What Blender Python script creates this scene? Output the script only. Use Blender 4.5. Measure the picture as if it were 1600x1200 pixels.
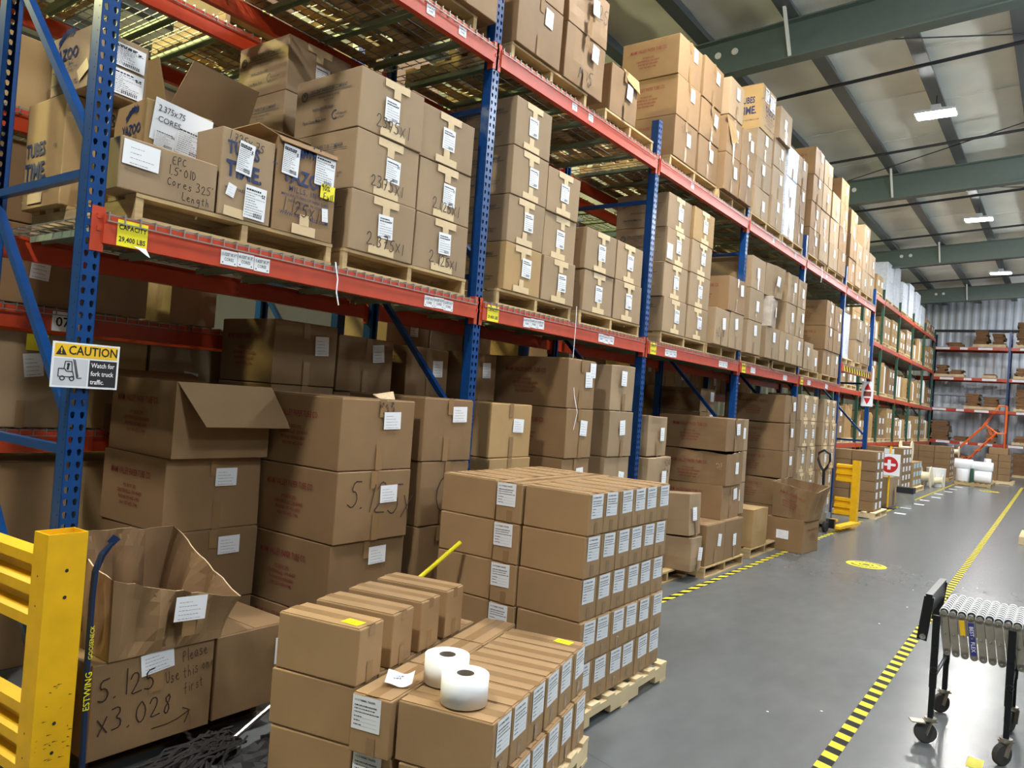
import bpy, math, random
from mathutils import Matrix, Vector, Euler
R = math.radians
PI = math.pi
for o in list(bpy.data.objects):
    bpy.data.objects.remove(o)
SC = bpy.context.scene
COL = SC.collection

# ------------------------------------------------------------------ camera
YAW, PITCH, ROLL, FPX = 0.63293, 0.017807, 0.073752, 1190.0
cd = bpy.data.cameras.new('camera'); cam = bpy.data.objects.new('camera', cd); COL.objects.link(cam)
cd.sensor_width = 36.0; cd.lens = FPX / 1600.0 * 36.0; cd.clip_end = 200
_f = Vector((-math.sin(YAW) * math.cos(PITCH), math.cos(YAW) * math.cos(PITCH), math.sin(PITCH)))
_r = Vector((math.cos(YAW), math.sin(YAW), 0)); _u = _r.cross(_f)
_r2 = _r * math.cos(ROLL) + _u * math.sin(ROLL); _u2 = _u * math.cos(ROLL) - _r * math.sin(ROLL)
m = Matrix((( _r2.x, _u2.x, -_f.x, 0), (_r2.y, _u2.y, -_f.y, 0), (_r2.z, _u2.z, -_f.z, 1.70), (0, 0, 0, 1)))
cam.matrix_world = m
SC.camera = cam

# ------------------------------------------------------------------ world, exposure
w = bpy.data.worlds.new('world'); SC.world = w; w.use_nodes = True
w.node_tree.nodes['Background'].inputs[0].default_value = (0.6, 0.65, 0.7, 1)
w.node_tree.nodes['Background'].inputs[1].default_value = 0.3
SC.view_settings.view_transform = 'Standard'; SC.view_settings.look = 'None'
SC.view_settings.gamma = 1.0; SC.view_settings.use_curve_mapping = False
SC.view_settings.exposure = 0.45
LAMP_W = 120.0          # radiance of the aisle lamps' diffusers
LAMP_COOL = (1.0, 0.985, 0.95)
LAMP_WARM = (1.0, 0.93, 0.52)
LAMP_BLUE = (0.86, 0.94, 1.0)

# ------------------------------------------------------------------ helpers
class MB:
    """collects faces; build() links them as one mesh object"""
    def __init__(s): s.v = []; s.f = []; s.m = []
    def face(s, pts, mi=0):
        n = len(s.v); s.v += [tuple(p) for p in pts]; s.f.append(tuple(range(n, n + len(pts)))); s.m.append(mi); return s
    def box(s, x0, x1, y0, y1, z0, z1, mi=0, M=None):
        n = len(s.v)
        P = [(x0,y0,z0),(x1,y0,z0),(x1,y1,z0),(x0,y1,z0),(x0,y0,z1),(x1,y0,z1),(x1,y1,z1),(x0,y1,z1)]
        if M: P = [tuple(M @ Vector(p)) for p in P]
        s.v += P
        for q in ((0,3,2,1),(4,5,6,7),(0,1,5,4),(1,2,6,5),(2,3,7,6),(3,0,4,7)):
            s.f.append(tuple(n + i for i in q)); s.m.append(mi)
        return s
    def bar(s, a, b, wd, ht, mi=0, up=(0,0,1)):
        a = Vector(a); b = Vector(b); d = (b - a); L = d.length; d.normalize()
        upv = Vector(up)
        if abs(d.dot(upv)) > .98: upv = Vector((1,0,0))
        sx = d.cross(upv).normalized(); sz = sx.cross(d)
        M = Matrix(((sx.x,d.x,sz.x,a.x),(sx.y,d.y,sz.y,a.y),(sx.z,d.z,sz.z,a.z),(0,0,0,1)))
        return s.box(-wd/2, wd/2, 0, L, -ht/2, ht/2, mi, M)
    def tube(s, path, r, n=8, mi=0, cap=True):
        P = [Vector(p) for p in path]; rings = []
        rr = r if isinstance(r, (list, tuple)) else [r] * len(P)
        for i, p in enumerate(P):
            d = (P[min(i+1,len(P)-1)] - P[max(i-1,0)]).normalized()
            u = Vector((0,0,1)) if abs(d.z) < .95 else Vector((1,0,0))
            a = d.cross(u).normalized(); b = a.cross(d)
            k = len(s.v)
            s.v += [tuple(p + (a*math.cos(2*PI*j/n) + b*math.sin(2*PI*j/n)) * rr[i]) for j in range(n)]
            rings.append(k)
        for i in range(len(P)-1):
            for j in range(n):
                a0, b0 = rings[i], rings[i+1]
                s.f.append((a0+j, a0+(j+1)%n, b0+(j+1)%n, b0+j)); s.m.append(mi)
        if cap:
            s.f.append(tuple(rings[0]+j for j in range(n-1,-1,-1))); s.m.append(mi)
            s.f.append(tuple(rings[-1]+j for j in range(n))); s.m.append(mi)
        return s
    def lathe(s, prof, n=24, c=(0,0,0), ax='z', mi=0):
        k = len(s.v); mm = mi
        for (r, h) in prof:
            for j in range(n):
                x, y = r*math.cos(2*PI*j/n), r*math.sin(2*PI*j/n)
                p = (x,y,h) if ax == 'z' else ((x,h,y) if ax == 'y' else (h,x,y))
                s.v.append((p[0]+c[0], p[1]+c[1], p[2]+c[2]))
        for i in range(len(prof)-1):
            mq = mm[i] if isinstance(mm, (list, tuple)) else mm
            for j in range(n):
                s.f.append((k+i*n+j, k+i*n+(j+1)%n, k+(i+1)*n+(j+1)%n, k+(i+1)*n+j)); s.m.append(mq)
        return s
    def mesh(s, name, mats):
        me = bpy.data.meshes.new(name); me.from_pydata(s.v, [], s.f)
        for mt in (mats if isinstance(mats, (list, tuple)) else [mats]): me.materials.append(mt)
        me.polygons.foreach_set('material_index', s.m); me.update()
        return me
    def build(s, name, mats, parent=None, smooth=False):
        me = s.mesh(name, mats)
        if smooth: me.polygons.foreach_set('use_smooth', [True]*len(me.polygons))
        return link(name, me, parent)
def link(name, me, parent=None, loc=None, rot=None, scl=None):
    o = bpy.data.objects.new(name, me); COL.objects.link(o)
    if parent: o.parent = parent
    if loc is not None: o.location = loc
    if rot is not None: o.rotation_euler = rot
    if scl is not None: o.scale = scl
    return o
BOXES = []
def tag(o, label, cat, group=None, kind=None):
    if cat == 'box': BOXES.append(o)
    o['label'] = label; o['category'] = cat
    if group: o['group'] = group
    if kind: o['kind'] = kind
    return o
def struct(o, label=None, cat=None):
    o['kind'] = 'structure'
    if label: o['label'] = label
    if cat: o['category'] = cat
    return o
def empty(name, loc=(0,0,0), rz=0):
    o = bpy.data.objects.new(name, None); COL.objects.link(o); o.location = loc; o.rotation_euler = (0,0,rz)
    o.empty_display_size = .1
    return o
ORD = ['zeroth','first','second','third','fourth','fifth','sixth','seventh','eighth','ninth','tenth','eleventh','twelfth','thirteenth','fourteenth','fifteenth','sixteenth']

# ------------------------------------------------------------------ materials
def srgb(r, g, b):
    f = lambda c: (c/255/12.92) if c/255 <= .04045 else ((c/255+.055)/1.055)**2.4
    return (f(r), f(g), f(b), 1)
def mat(name, col, rough=.6, metal=0.0, noise=0.0, scale=8.0, bump=0.0, rnd=0.0, spec=.5, stretch=None, emit=None, alpha=None):
    mt = bpy.data.materials.new(name); mt.use_nodes = True
    nt = mt.node_tree; bs = nt.nodes['Principled BSDF']
    bs.inputs['Roughness'].default_value = rough; bs.inputs['Metallic'].default_value = metal
    bs.inputs['Specular IOR Level'].default_value = spec
    bs.inputs['Base Color'].default_value = col
    out = None
    if noise or bump or rnd:
        tc = nt.nodes.new('ShaderNodeTexCoord'); src = tc.outputs['Object']
        mp = nt.nodes.new('ShaderNodeMapping'); nt.links.new(src, mp.inputs[0])
        if stretch: mp.inputs['Scale'].default_value = stretch
        nz = nt.nodes.new('ShaderNodeTexNoise'); nz.inputs['Scale'].default_value = scale; nz.inputs['Detail'].default_value = 5
        nt.links.new(mp.outputs[0], nz.inputs[0])
        mr = nt.nodes.new('ShaderNodeMapRange'); mr.inputs[1].default_value = .3; mr.inputs[2].default_value = .7
        mr.inputs[3].default_value = 1 - noise; mr.inputs[4].default_value = 1 + noise
        nt.links.new(nz.outputs[0], mr.inputs[0])
        fac = mr.outputs[0]
        if rnd:
            oi = nt.nodes.new('ShaderNodeObjectInfo'); m2 = nt.nodes.new('ShaderNodeMapRange')
            m2.inputs[3].default_value = 1 - rnd; m2.inputs[4].default_value = 1 + rnd
            nt.links.new(oi.outputs['Random'], m2.inputs[0])
            mu = nt.nodes.new('ShaderNodeMath'); mu.operation = 'MULTIPLY'
            nt.links.new(fac, mu.inputs[0]); nt.links.new(m2.outputs[0], mu.inputs[1]); fac = mu.outputs[0]
        mx = nt.nodes.new('ShaderNodeVectorMath'); mx.operation = 'SCALE'; mx.inputs[0].default_value = col[:3]
        nt.links.new(fac, mx.inputs['Scale']); nt.links.new(mx.outputs[0], bs.inputs['Base Color'])
        if bump:
            bp = nt.nodes.new('ShaderNodeBump'); bp.inputs['Strength'].default_value = bump; bp.inputs['Distance'].default_value = .02
            nt.links.new(nz.outputs[0], bp.inputs['Height']); nt.links.new(bp.outputs[0], bs.inputs['Normal'])
    if emit:
        bs.inputs['Emission Color'].default_value = (*emit[0], 1); bs.inputs['Emission Strength'].default_value = emit[1]
    if alpha is not None: bs.inputs['Alpha'].default_value = alpha
    return mt
def card_mat(name, col, rnd=.10):
    """corrugated cardboard: mottled, faint vertical flutes, per-box tone"""
    mt = mat(name, col, rough=.72, noise=.07, scale=5, rnd=rnd, spec=.3)
    nt = mt.node_tree; bs = nt.nodes['Principled BSDF']
    tc = nt.nodes.new('ShaderNodeTexCoord')
    wv = nt.nodes.new('ShaderNodeTexWave'); wv.bands_direction = 'DIAGONAL'; wv.inputs['Scale'].default_value = 80; wv.inputs['Distortion'].default_value = 1.0
    mp = nt.nodes.new('ShaderNodeMapping'); mp.inputs['Scale'].default_value = (1,1,.02)
    nt.links.new(tc.outputs['Object'], mp.inputs[0]); nt.links.new(mp.outputs[0], wv.inputs[0])
    n2 = nt.nodes.new('ShaderNodeTexNoise'); n2.inputs['Scale'].default_value = 3.5; n2.inputs['Detail'].default_value = 2
    nt.links.new(tc.outputs['Object'], n2.inputs[0])
    ad = nt.nodes.new('ShaderNodeMath'); ad.operation = 'MULTIPLY_ADD'; ad.inputs[1].default_value = .03
    nt.links.new(wv.outputs[0], ad.inputs[0]); nt.links.new(n2.outputs[0], ad.inputs[2])
    bp = nt.nodes.new('ShaderNodeBump'); bp.inputs['Strength'].default_value = .25; bp.inputs['Distance'].default_value = .02
    nt.links.new(ad.outputs[0], bp.inputs['Height']); nt.links.new(bp.outputs[0], bs.inputs['Normal'])
    return mt
M = {}
M['tan'] = card_mat('cardboard_tan', srgb(158,134,104))
M['kraft'] = card_mat('cardboard_kraft', srgb(170,139,94))
M['brown'] = card_mat('cardboard_brown', srgb(140,111,78))
M['therm'] = card_mat('cardboard_light_brown', srgb(164,132,94), .05)
M['inner'] = mat('cardboard_inside', srgb(132,102,70), .8, noise=.08)
M['edge'] = mat('cardboard_torn_edge', srgb(205,180,145), .8, noise=.15, scale=60)
M['blue'] = mat('blue_paint', srgb(9,62,122), .30, noise=.12, scale=14, spec=.5)
M['orange'] = mat('orange_red_paint', srgb(190,66,34), .36, noise=.10, scale=9, spec=.5)
M['green'] = mat('green_paint', srgb(46,86,66), .45, noise=.1)
M['yellow'] = mat('yellow_paint', srgb(236,182,14), .42, noise=.10, scale=7, bump=.05)
M['scuff'] = mat('dark_scuff', srgb(52,46,30), .8, noise=.3, scale=40)
M['galv'] = mat('galvanised_steel', srgb(170,176,172), .35, .7, noise=.1)
M['deckch'] = mat('deck_channel', srgb(150,165,140), .5, .2, noise=.08)
M['wire'] = mat('deck_wire', srgb(150,150,145), .4, .6)
M['wood'] = mat('pallet_wood', srgb(186,158,112), .8, noise=.22, scale=5, rnd=.14, stretch=(1,1,6))
M['shadewood'] = mat('wood_in_shade', srgb(92,74,54), .85, noise=.2, scale=6)  # shade under the dumped boxes put into the pallet colour
M['pine'] = mat('new_pine', srgb(226,202,158), .75, noise=.12, scale=4, rnd=.08)
M['paper'] = mat('white_paper', srgb(238,240,244), .6)
M['ink'] = mat('black_ink', srgb(28,28,32), .7)
M['greyink'] = mat('grey_ink', srgb(120,120,126), .7)
M['red'] = mat('red_ink', srgb(128,36,32), .75)
M['darkred'] = mat('faded_red_ink', srgb(122,58,44), .75)
M['navy'] = mat('navy_ink', srgb(30,48,92), .7)
M['cresink'] = mat('slate_ink', srgb(74,78,86), .75)
M['marker'] = mat('marker_ink', srgb(60,44,36), .6)
M['mask'] = mat('masking_tape', srgb(216,190,146), .55, noise=.05, scale=20)
M['ptape'] = mat('brown_packing_tape', srgb(150,119,83), .25, noise=.08, scale=12)
M['ylab'] = mat('yellow_label', srgb(246,232,26), .5)
M['black'] = mat('black_metal', srgb(24,25,28), .38, .1, spec=.5)
M['rubber'] = mat('grey_rubber', srgb(70,68,66), .7)
M['brubber'] = mat('black_rubber', srgb(26,26,27), .6)
M['alu'] = mat('aluminium', srgb(172,164,150), .45, .6, noise=.15, scale=12)
M['chrome'] = mat('bright_steel', srgb(200,200,200), .2, .9)
M['whitep'] = mat('white_plastic', srgb(240,240,240), .35)
M['roll'] = mat('label_roll_paper', srgb(246,247,250), .45)
M['core'] = mat('core_board', srgb(88,76,64), .8)
M['wrap'] = mat('stretch_wrap', srgb(225,232,244), .18, noise=.12, scale=10, bump=.8, stretch=(1,1,3))
M['clearbag'] = mat('clear_plastic', srgb(235,225,215), .12, noise=.2, scale=12, bump=.9, alpha=.45)
M['rafter'] = mat('rafter_grey_green', srgb(94,108,101), .5, noise=.05)
M['purlin'] = mat('purlin_grey', srgb(92,100,104), .45, .15, noise=.06)
M['pipe'] = mat('dark_pipe', srgb(42,46,50), .5)
M['strap'] = mat('white_strap', srgb(232,234,226), .5)
M['insul'] = mat('insulation_facing', srgb(242,244,232), .75, noise=.06, scale=1.3, bump=.10)
M['wallw'] = mat('wall_sheet', srgb(216,222,232), .35, .08, noise=.06, scale=1.5)
M['wallp'] = mat('wall_plain', srgb(104,102,96), .7, noise=.05, scale=1.0)
M['lampbody'] = mat('lamp_housing', srgb(210,212,214), .5)
M['corr'] = mat('flat_cardboard', srgb(132,96,62), .8, noise=.15, rnd=.15)
M['ladder'] = mat('orange_tube', srgb(232,106,40), .4)
M['dblue'] = mat('dark_blue_steel', srgb(36,58,96), .3, .3)
M['signred'] = mat('sign_red', srgb(196,36,36), .5)
M['signgrey'] = mat('sign_grey', srgb(206,208,214), .5)
M['signyel'] = mat('sign_yellow', srgb(246,196,30), .45)
M['mop'] = mat('mop_yarn', srgb(40,36,33), .95, noise=.3, scale=40)
M['broomy'] = mat('bright_yellow_handle', srgb(240,226,30), .35)
M['lblue'] = mat('pale_blue_label', srgb(170,205,225), .6)
M['bflex'] = mat('conveyor_blue_label', srgb(48,52,130), .5)
M['cream'] = mat('cream_plastic', srgb(232,222,190), .5)

def stripe_mat(name, c1, c2, scale, sx=1.0, sy=1.0):
    mt = bpy.data.materials.new(name); mt.use_nodes = True; nt = mt.node_tree; bs = nt.nodes['Principled BSDF']
    bs.inputs['Roughness'].default_value = .6; bs.inputs['Specular IOR Level'].default_value = .15
    tc = nt.nodes.new('ShaderNodeTexCoord'); sp = nt.nodes.new('ShaderNodeSeparateXYZ'); nt.links.new(tc.outputs['Object'], sp.inputs[0])
    a = nt.nodes.new('ShaderNodeMath'); a.operation = 'MULTIPLY'; a.inputs[1].default_value = sx; nt.links.new(sp.outputs[0], a.inputs[0])
    b = nt.nodes.new('ShaderNodeMath'); b.operation = 'MULTIPLY_ADD'; b.inputs[1].default_value = sy; nt.links.new(sp.outputs[1], b.inputs[0]); nt.links.new(a.outputs[0], b.inputs[2])
    c = nt.nodes.new('ShaderNodeMath'); c.operation = 'MULTIPLY'; c.inputs[1].default_value = scale; nt.links.new(b.outputs[0], c.inputs[0])
    fr = nt.nodes.new('ShaderNodeMath'); fr.operation = 'FRACT'; nt.links.new(c.outputs[0], fr.inputs[0])
    gt = nt.nodes.new('ShaderNodeMath'); gt.operation = 'GREATER_THAN'; gt.inputs[1].default_value = .5; nt.links.new(fr.outputs[0], gt.inputs[0])
    mx = nt.nodes.new('ShaderNodeMix'); mx.data_type = 'RGBA'; mx.inputs[6].default_value = c1; mx.inputs[7].default_value = c2
    nt.links.new(gt.outputs[0], mx.inputs[0])
    nz = nt.nodes.new('ShaderNodeTexNoise'); nz.inputs['Scale'].default_value = 9; nz.inputs['Detail'].default_value = 4; nt.links.new(tc.outputs['Object'], nz.inputs[0])
    mr = nt.nodes.new('ShaderNodeMapRange'); mr.inputs[1].default_value = .3; mr.inputs[2].default_value = .7; mr.inputs[3].default_value = .75; mr.inputs[4].default_value = 1.1
    nt.links.new(nz.outputs[0], mr.inputs[0])
    vs = nt.nodes.new('ShaderNodeVectorMath'); vs.operation = 'SCALE'; nt.links.new(mx.outputs[2], vs.inputs[0]); nt.links.new(mr.outputs[0], vs.inputs['Scale'])
    nt.links.new(vs.outputs[0], bs.inputs['Base Color'])
    return mt
M['hazR'] = stripe_mat('hazard_tape', srgb(16,16,18), srgb(238,218,60), 6.6, .35, 1.0)
M['hazL'] = stripe_mat('hazard_tape_wide_slant', srgb(16,16,18), srgb(238,218,60), 5.2, -1.2, 1.0)
M['hazB'] = stripe_mat('hazard_beam_tape', srgb(16,16,18), srgb(238,210,60), 5.0, 1.0, .7)

def floor_mat():
    mt = bpy.data.materials.new('polished_concrete'); mt.use_nodes = True; nt = mt.node_tree; bs = nt.nodes['Principled BSDF']
    bs.inputs['Specular IOR Level'].default_value = .36
    tc = nt.nodes.new('ShaderNodeTexCoord')
    n1 = nt.nodes.new('ShaderNodeTexNoise'); n1.inputs['Scale'].default_value = .8; n1.inputs['Detail'].default_value = 4; n1.inputs['Roughness'].default_value = .5
    n2 = nt.nodes.new('ShaderNodeTexNoise'); n2.inputs['Scale'].default_value = 9; n2.inputs['Detail'].default_value = 2
    mp = nt.nodes.new('ShaderNodeMapping'); mp.inputs['Scale'].default_value = (1,.45,1); mp.inputs['Rotation'].default_value = (0,0,.5)
    nt.links.new(tc.outputs['Object'], n1.inputs[0]); nt.links.new(tc.outputs['Object'], mp.inputs[0]); nt.links.new(mp.outputs[0], n2.inputs[0])
    cr = nt.nodes.new('ShaderNodeValToRGB'); e = cr.color_ramp.elements
    e[0].position = .3; e[0].color = srgb(95,98,99); e[1].position = .72; e[1].color = srgb(104,107,108)
    nt.links.new(n1.outputs[0], cr.inputs[0])
    mr = nt.nodes.new('ShaderNodeMapRange'); mr.inputs[1].default_value = .3; mr.inputs[2].default_value = .7; mr.inputs[3].default_value = .95; mr.inputs[4].default_value = 1.05
    nt.links.new(n2.outputs[0], mr.inputs[0])
    vs = nt.nodes.new('ShaderNodeVectorMath'); vs.operation = 'SCALE'; nt.links.new(cr.outputs[0], vs.inputs[0]); nt.links.new(mr.outputs[0], vs.inputs['Scale'])
    nt.links.new(vs.outputs[0], bs.inputs['Base Color'])
    m3 = nt.nodes.new('ShaderNodeMapRange'); m3.inputs[1].default_value = .3; m3.inputs[2].default_value = .7; m3.inputs[3].default_value = .25; m3.inputs[4].default_value = .29
    bs.inputs['Roughness'].default_value = .27
    bp = nt.nodes.new('ShaderNodeBump'); bp.inputs['Strength'].default_value = .02; bp.inputs['Distance'].default_value = .01
    return mt
M['floor'] = floor_mat()
def emis(name, col, s):
    mt = bpy.data.materials.new(name); mt.use_nodes = True; bs = mt.node_tree.nodes['Principled BSDF']
    bs.inputs['Base Color'].default_value = (.9,.9,.9,1)
    bs.inputs['Emission Color'].default_value = (*col,1); bs.inputs['Emission Strength'].default_value = s
    return mt
M['glow_cool'] = emis('lamp_diffuser_white', LAMP_COOL, LAMP_W * 4.2)
M['glow_warm'] = emis('lamp_diffuser_warm', LAMP_WARM, LAMP_W * 0.9)
M['glow_end'] = emis('lamp_diffuser_yellow', (1.0,.94,.40), LAMP_W * 4.2)
M['glow_fill_blue'] = emis('fill_diffuser_blueish', LAMP_BLUE, LAMP_W * 1.35)

# ------------------------------------------------------------------ the building
YB, YF, XL, XR = -10.0, 37.9, -16.0, 11.0
def zroof(x): return 7.42 + .055 * (x + 3.5)
b = MB(); b.face([(XL,YB,0),(XR,YB,0),(XR,YF,0),(XL,YF,0)])
floor = struct(b.build('floor', M['floor']), 'polished grey concrete warehouse floor with scuffs and joints', 'floor')
# saw-cut joints and a few chips of litter in the slab
for k, (x0, y0, x1, y1) in enumerate(((-1.95,3.35,.9,2.55),(.9,1.0,1.3,20.0))):
    j = MB(); d = Vector((x1-x0,y1-y0,0)); n = Vector((-d.y,d.x,0)).normalized()*.004
    a, c = Vector((x0,y0,.0008)), Vector((x1,y1,.0008)); j.face([a-n, c-n, c+n, a+n]).build('joint', M['rubber'], floor)
# ceiling: sagging insulation facing between the purlins
PX = [-4.62 + 1.27*k for k in range(-8, 12)]
b = MB(); nx, ny = 100, 150
ys = [2.0 + (YF-2.0)*j/ny for j in range(ny+1)]; xs = [-10 + 19.0*i/nx for i in range(nx+1)]
rng = random.Random(5); ph = [rng.random()*6 for _ in range(64)]
for y in ys:
    for x in xs:
        k = int((x+20)//1.27); t = ((y/1.5 + .13*k) % 1.0)
        sag = .035*abs(math.sin(PI*t)) + .012*math.sin(y*5+ph[k%64]) * math.sin(x*2.2+ph[(k+3)%64])
        b.v.append((x, y, zroof(x) - sag))
for j in range(ny):
    for i in range(nx):
        n = j*(nx+1)+i; b.f.append((n, n+nx+1, n+nx+2, n+1)); b.m.append(0)
for (x0,x1,y0,y1) in ((XL,-10,YB,YF),(9,XR,YB,YF),(-10,9,YB,2.0)):
    b.face([(x0,y0,zroof(x0)),(x0,y1,zroof(x0)),(x1,y1,zroof(x1)),(x1,y0,zroof(x1))])
ceil_ = struct(b.build('ceiling', M['insul'], smooth=True), 'off-white insulated metal ceiling sagging between grey purlins', 'ceiling')
sm = MB(); sm.box(-.6,.6,-.012,.012,-.006,.006); strap_me = sm.mesh('strap', M['strap'])
for k, x in enumerate(PX):
    if not -7 < x < 4: continue
    for q in range(14):
        y = 7.9 + q*2.15 + (k % 3)*.55
        if y < 36: link('insulation_strap', strap_me, ceil_, (x+.635, y, zroof(x+.635)-.05), (0,-math.atan(.055),0))
def purlin_mesh():
    p = MB()
    p.box(-.10,.10,0,1,-.02,0).box(-.012,.012,0,1,0,.2).box(-.10,-.085,0,1,0,.03).box(.085,.10,0,1,0,.03)
    return p.mesh('purlin', M['purlin'])
pm = purlin_mesh()
for k, x in enumerate(PX):
    o = link('roof_purlin', pm, None, (x, YB, zroof(x)-.21), None, (1, YF-YB, 1))
    o['kind'] = 'structure'; o['group'] = 'roof purlins'; o['label'] = 'grey steel purlin running lengthwise under the white ceiling'; o['category'] = 'purlin'
RAFY = [-4.7, 2.9, 10.5, 18.1, 25.7, 33.3]
for k, y in enumerate(RAFY):
    r = empty('roof_rafter', (0, y, 0)); r['kind'] = 'structure'; r['category'] = 'rafter'; r['group'] = 'roof rafters'
    r['label'] = 'deep grey-green steel rafter, %s across the aisle' % ['farthest back','behind the camera','nearest','second','third','farthest'][k]
    zb = lambda x: 6.62 + .055*(x+3.66)
    wb = MB(); fb = MB()
    for (x0, x1) in ((XL, XR),):
        wb.face([(x0,-.006,zb(x0)),(x1,-.006,zb(x1)),(x1,-.006,zb(x1)+.54),(x0,-.006,zb(x0)+.54)])
        wb.face([(x1,.006,zb(x1)),(x0,.006,zb(x0)),(x0,.006,zb(x0)+.54),(x1,.006,zb(x1)+.54)])
    wb.build('web', M['rafter'], r)
    for dz in (0, .52):
        f = MB(); f.box(-.0, 1, -.11, .11, 0, .02); me = f.mesh('flange', M['rafter'])
        L = math.hypot(XR-XL, .055*(XR-XL))
        link('flange', me, r, (XL,0,zb(XL)+dz-.01), (0,-math.atan(.055),0), (L,1,1))
    for px in PX[6:14:3]:
        for s in (-1, 1):
            st = MB(); st.bar((px, s*.42, zroof(px)-.2), (px, s*.03, zb(px)+.03), .04, .04).build('kicker_brace', M['strap' if s < 0 else 'purlin'], r)
    for px in (-4.4, -4.15):
        h = MB(); h.lathe([(.0,-.02),(.05,-.02),(.05,-.008),(.0,-.008)], 12, (px,0,zb(px)+.33), 'y').build('bolt_boss', M['strap'], r)
for k, (y, r) in enumerate(((6.4,.03),(8.6,.028),(12.9,.03),(16.6,.028),(20.6,.03),(24.1,.028),(28.4,.03),(31.5,.03))):
    p = MB(); p.tube([(-9,y,zroof(-9)-.31),(8,y-.45,zroof(8)-.31)], r, 8)
    tag(p.build('roof_pipe', M['pipe']), 'thin dark pipe crossing under the purlins, %s from the near end' % ORD[k+1], 'pipe', 'pipes under the roof')
for k, (a, c) in enumerate((((-4.3,10.7),(1.9,14.0)),((-4.3,18.0),(1.9,14.6)),((-4.3,18.3),(1.9,22.2)))):
    p = MB(); p.tube([(a[0],a[1],zroof(a[0])-.245-.02*k),(c[0],c[1],zroof(c[0])-.245-.02*k)], .010, 6)
    tag(p.build('tie_rod', M['pipe']), 'thin diagonal bracing rod under the ceiling, %s from the near end' % ORD[k+1], 'rod', 'roof bracing rods')
# walls
def corr_wall(name, x0, x1, y, z0, z1, label):
    w_ = MB(); n = int((x1-x0)/.075); st = (x1-x0)/n
    prof = (0,0,.022,.022)
    zr = z1
    for i in range(n):
        a, c = prof[i%4], prof[(i+1)%4]
        xa, xb = x0+i*st, x0+(i+1)*st
        w_.face([(xa,y-a,z0),(xb,y-c,z0),(xb,y-c,zr(xb)),(xa,y-a,zr(xa))])
    return struct(w_.build(name, M['wallw']), label, 'wall')
wf = corr_wall('wall_far', XL, XR, YF, 0, zroof, 'far corrugated white metal wall behind the end racks')
g = MB(); g.box(XL, XR, YF-.14, YF-.03, 5.95, 6.05).build('girt', M['pipe'], wf)
g = MB(); g.box(XL, XR, YF-.14, YF-.03, 3.2, 3.3).build('girt', M['wallw'], wf)
for nm, P, lb in (('wall_left', [(XL,YB,0),(XL,YF,0),(XL,YF,zroof(XL)),(XL,YB,zroof(XL))], 'plain left side wall of the warehouse'),
              ('wall_right', [(XR,YF,0),(XR,YB,0),(XR,YB,zroof(XR)),(XR,YF,zroof(XR))], 'plain right side wall of the warehouse'),
              ('wall_back', [(XR,YB,0),(XL,YB,0),(XL,YB,zroof(XL)),(XR,YB,zroof(XR))], 'plain wall behind the camera')):
    struct(MB().face(P).build(nm, M['wallp']), lb, 'wall')

# ------------------------------------------------------------------ high-bay lamps
def lamp_meshes(glow):
    h = MB(); h.box(-.30,.30,-.17,.17,.02,.07).box(-.07,.07,-.10,.10,.07,.16)
    d = MB(); d.box(-.28,.28,-.15,.15,.010 if glow == 'glow_cool' else -.19,.019)   # flat panel over the aisle, lens deepened elsewhere to throw light on the ceiling
    c = MB(); c.tube([(0,0,.16),(0,0,.52 if glow == 'glow_cool' else (.62 if glow == 'glow_end' else 1.31))], .008, 6)
    return h.mesh('housing', M['lampbody']), d.mesh('diffuser', M[glow]), c.mesh('hanger', M['pipe'])
LM = {k: lamp_meshes(k) for k in ('glow_cool','glow_warm','glow_fill_blue','glow_end')}
def lamp(x, y, z, glow, label, group):
    o = empty('high_bay_lamp', (x,y,z)); tag(o, label, 'lamp', group)
    for nm, me in zip(('housing','diffuser','hanger'), LM[glow]): link(nm, me, o)
for k, y in enumerate((-1.0, 6.6, 14.2, 21.8, 29.4)):
    lamp(-2.05, y, 6.93, 'glow_cool', 'bright LED high-bay lamp over the aisle, %s' % ['behind the camera','just above the picture','nearest one in view','middle one in view','farthest one in view'][k], 'aisle lamps')
for k, (x, y) in enumerate(((-8.8,-.5),(-8.6,7.5),(-8.6,16.0),(-8.6,25.0))):
    lamp(x, y, zroof(x)-(1.30 if k else .61), 'glow_warm' if k else 'glow_end', 'warm yellowish high-bay lamp in the aisle behind the racks, %s' % ORD[k+1], 'lamps beyond the racks')
for k, (x, y) in enumerate(((1.7,2.0),(1.7,9.6),(1.7,17.2),(1.7,24.8),(1.7,35.6),(6.0,2.0),(6.0,11.0),(6.0,20.0))):  # unseen rows added to soften the light on aisle-facing boxes and ceiling
    lamp(x, y, zroof(x)-1.30, 'glow_fill_blue', 'unseen bluish white fill lamp added right of the conveyor, %s' % ORD[k+1], 'added fill lamps right of the conveyor')

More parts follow.
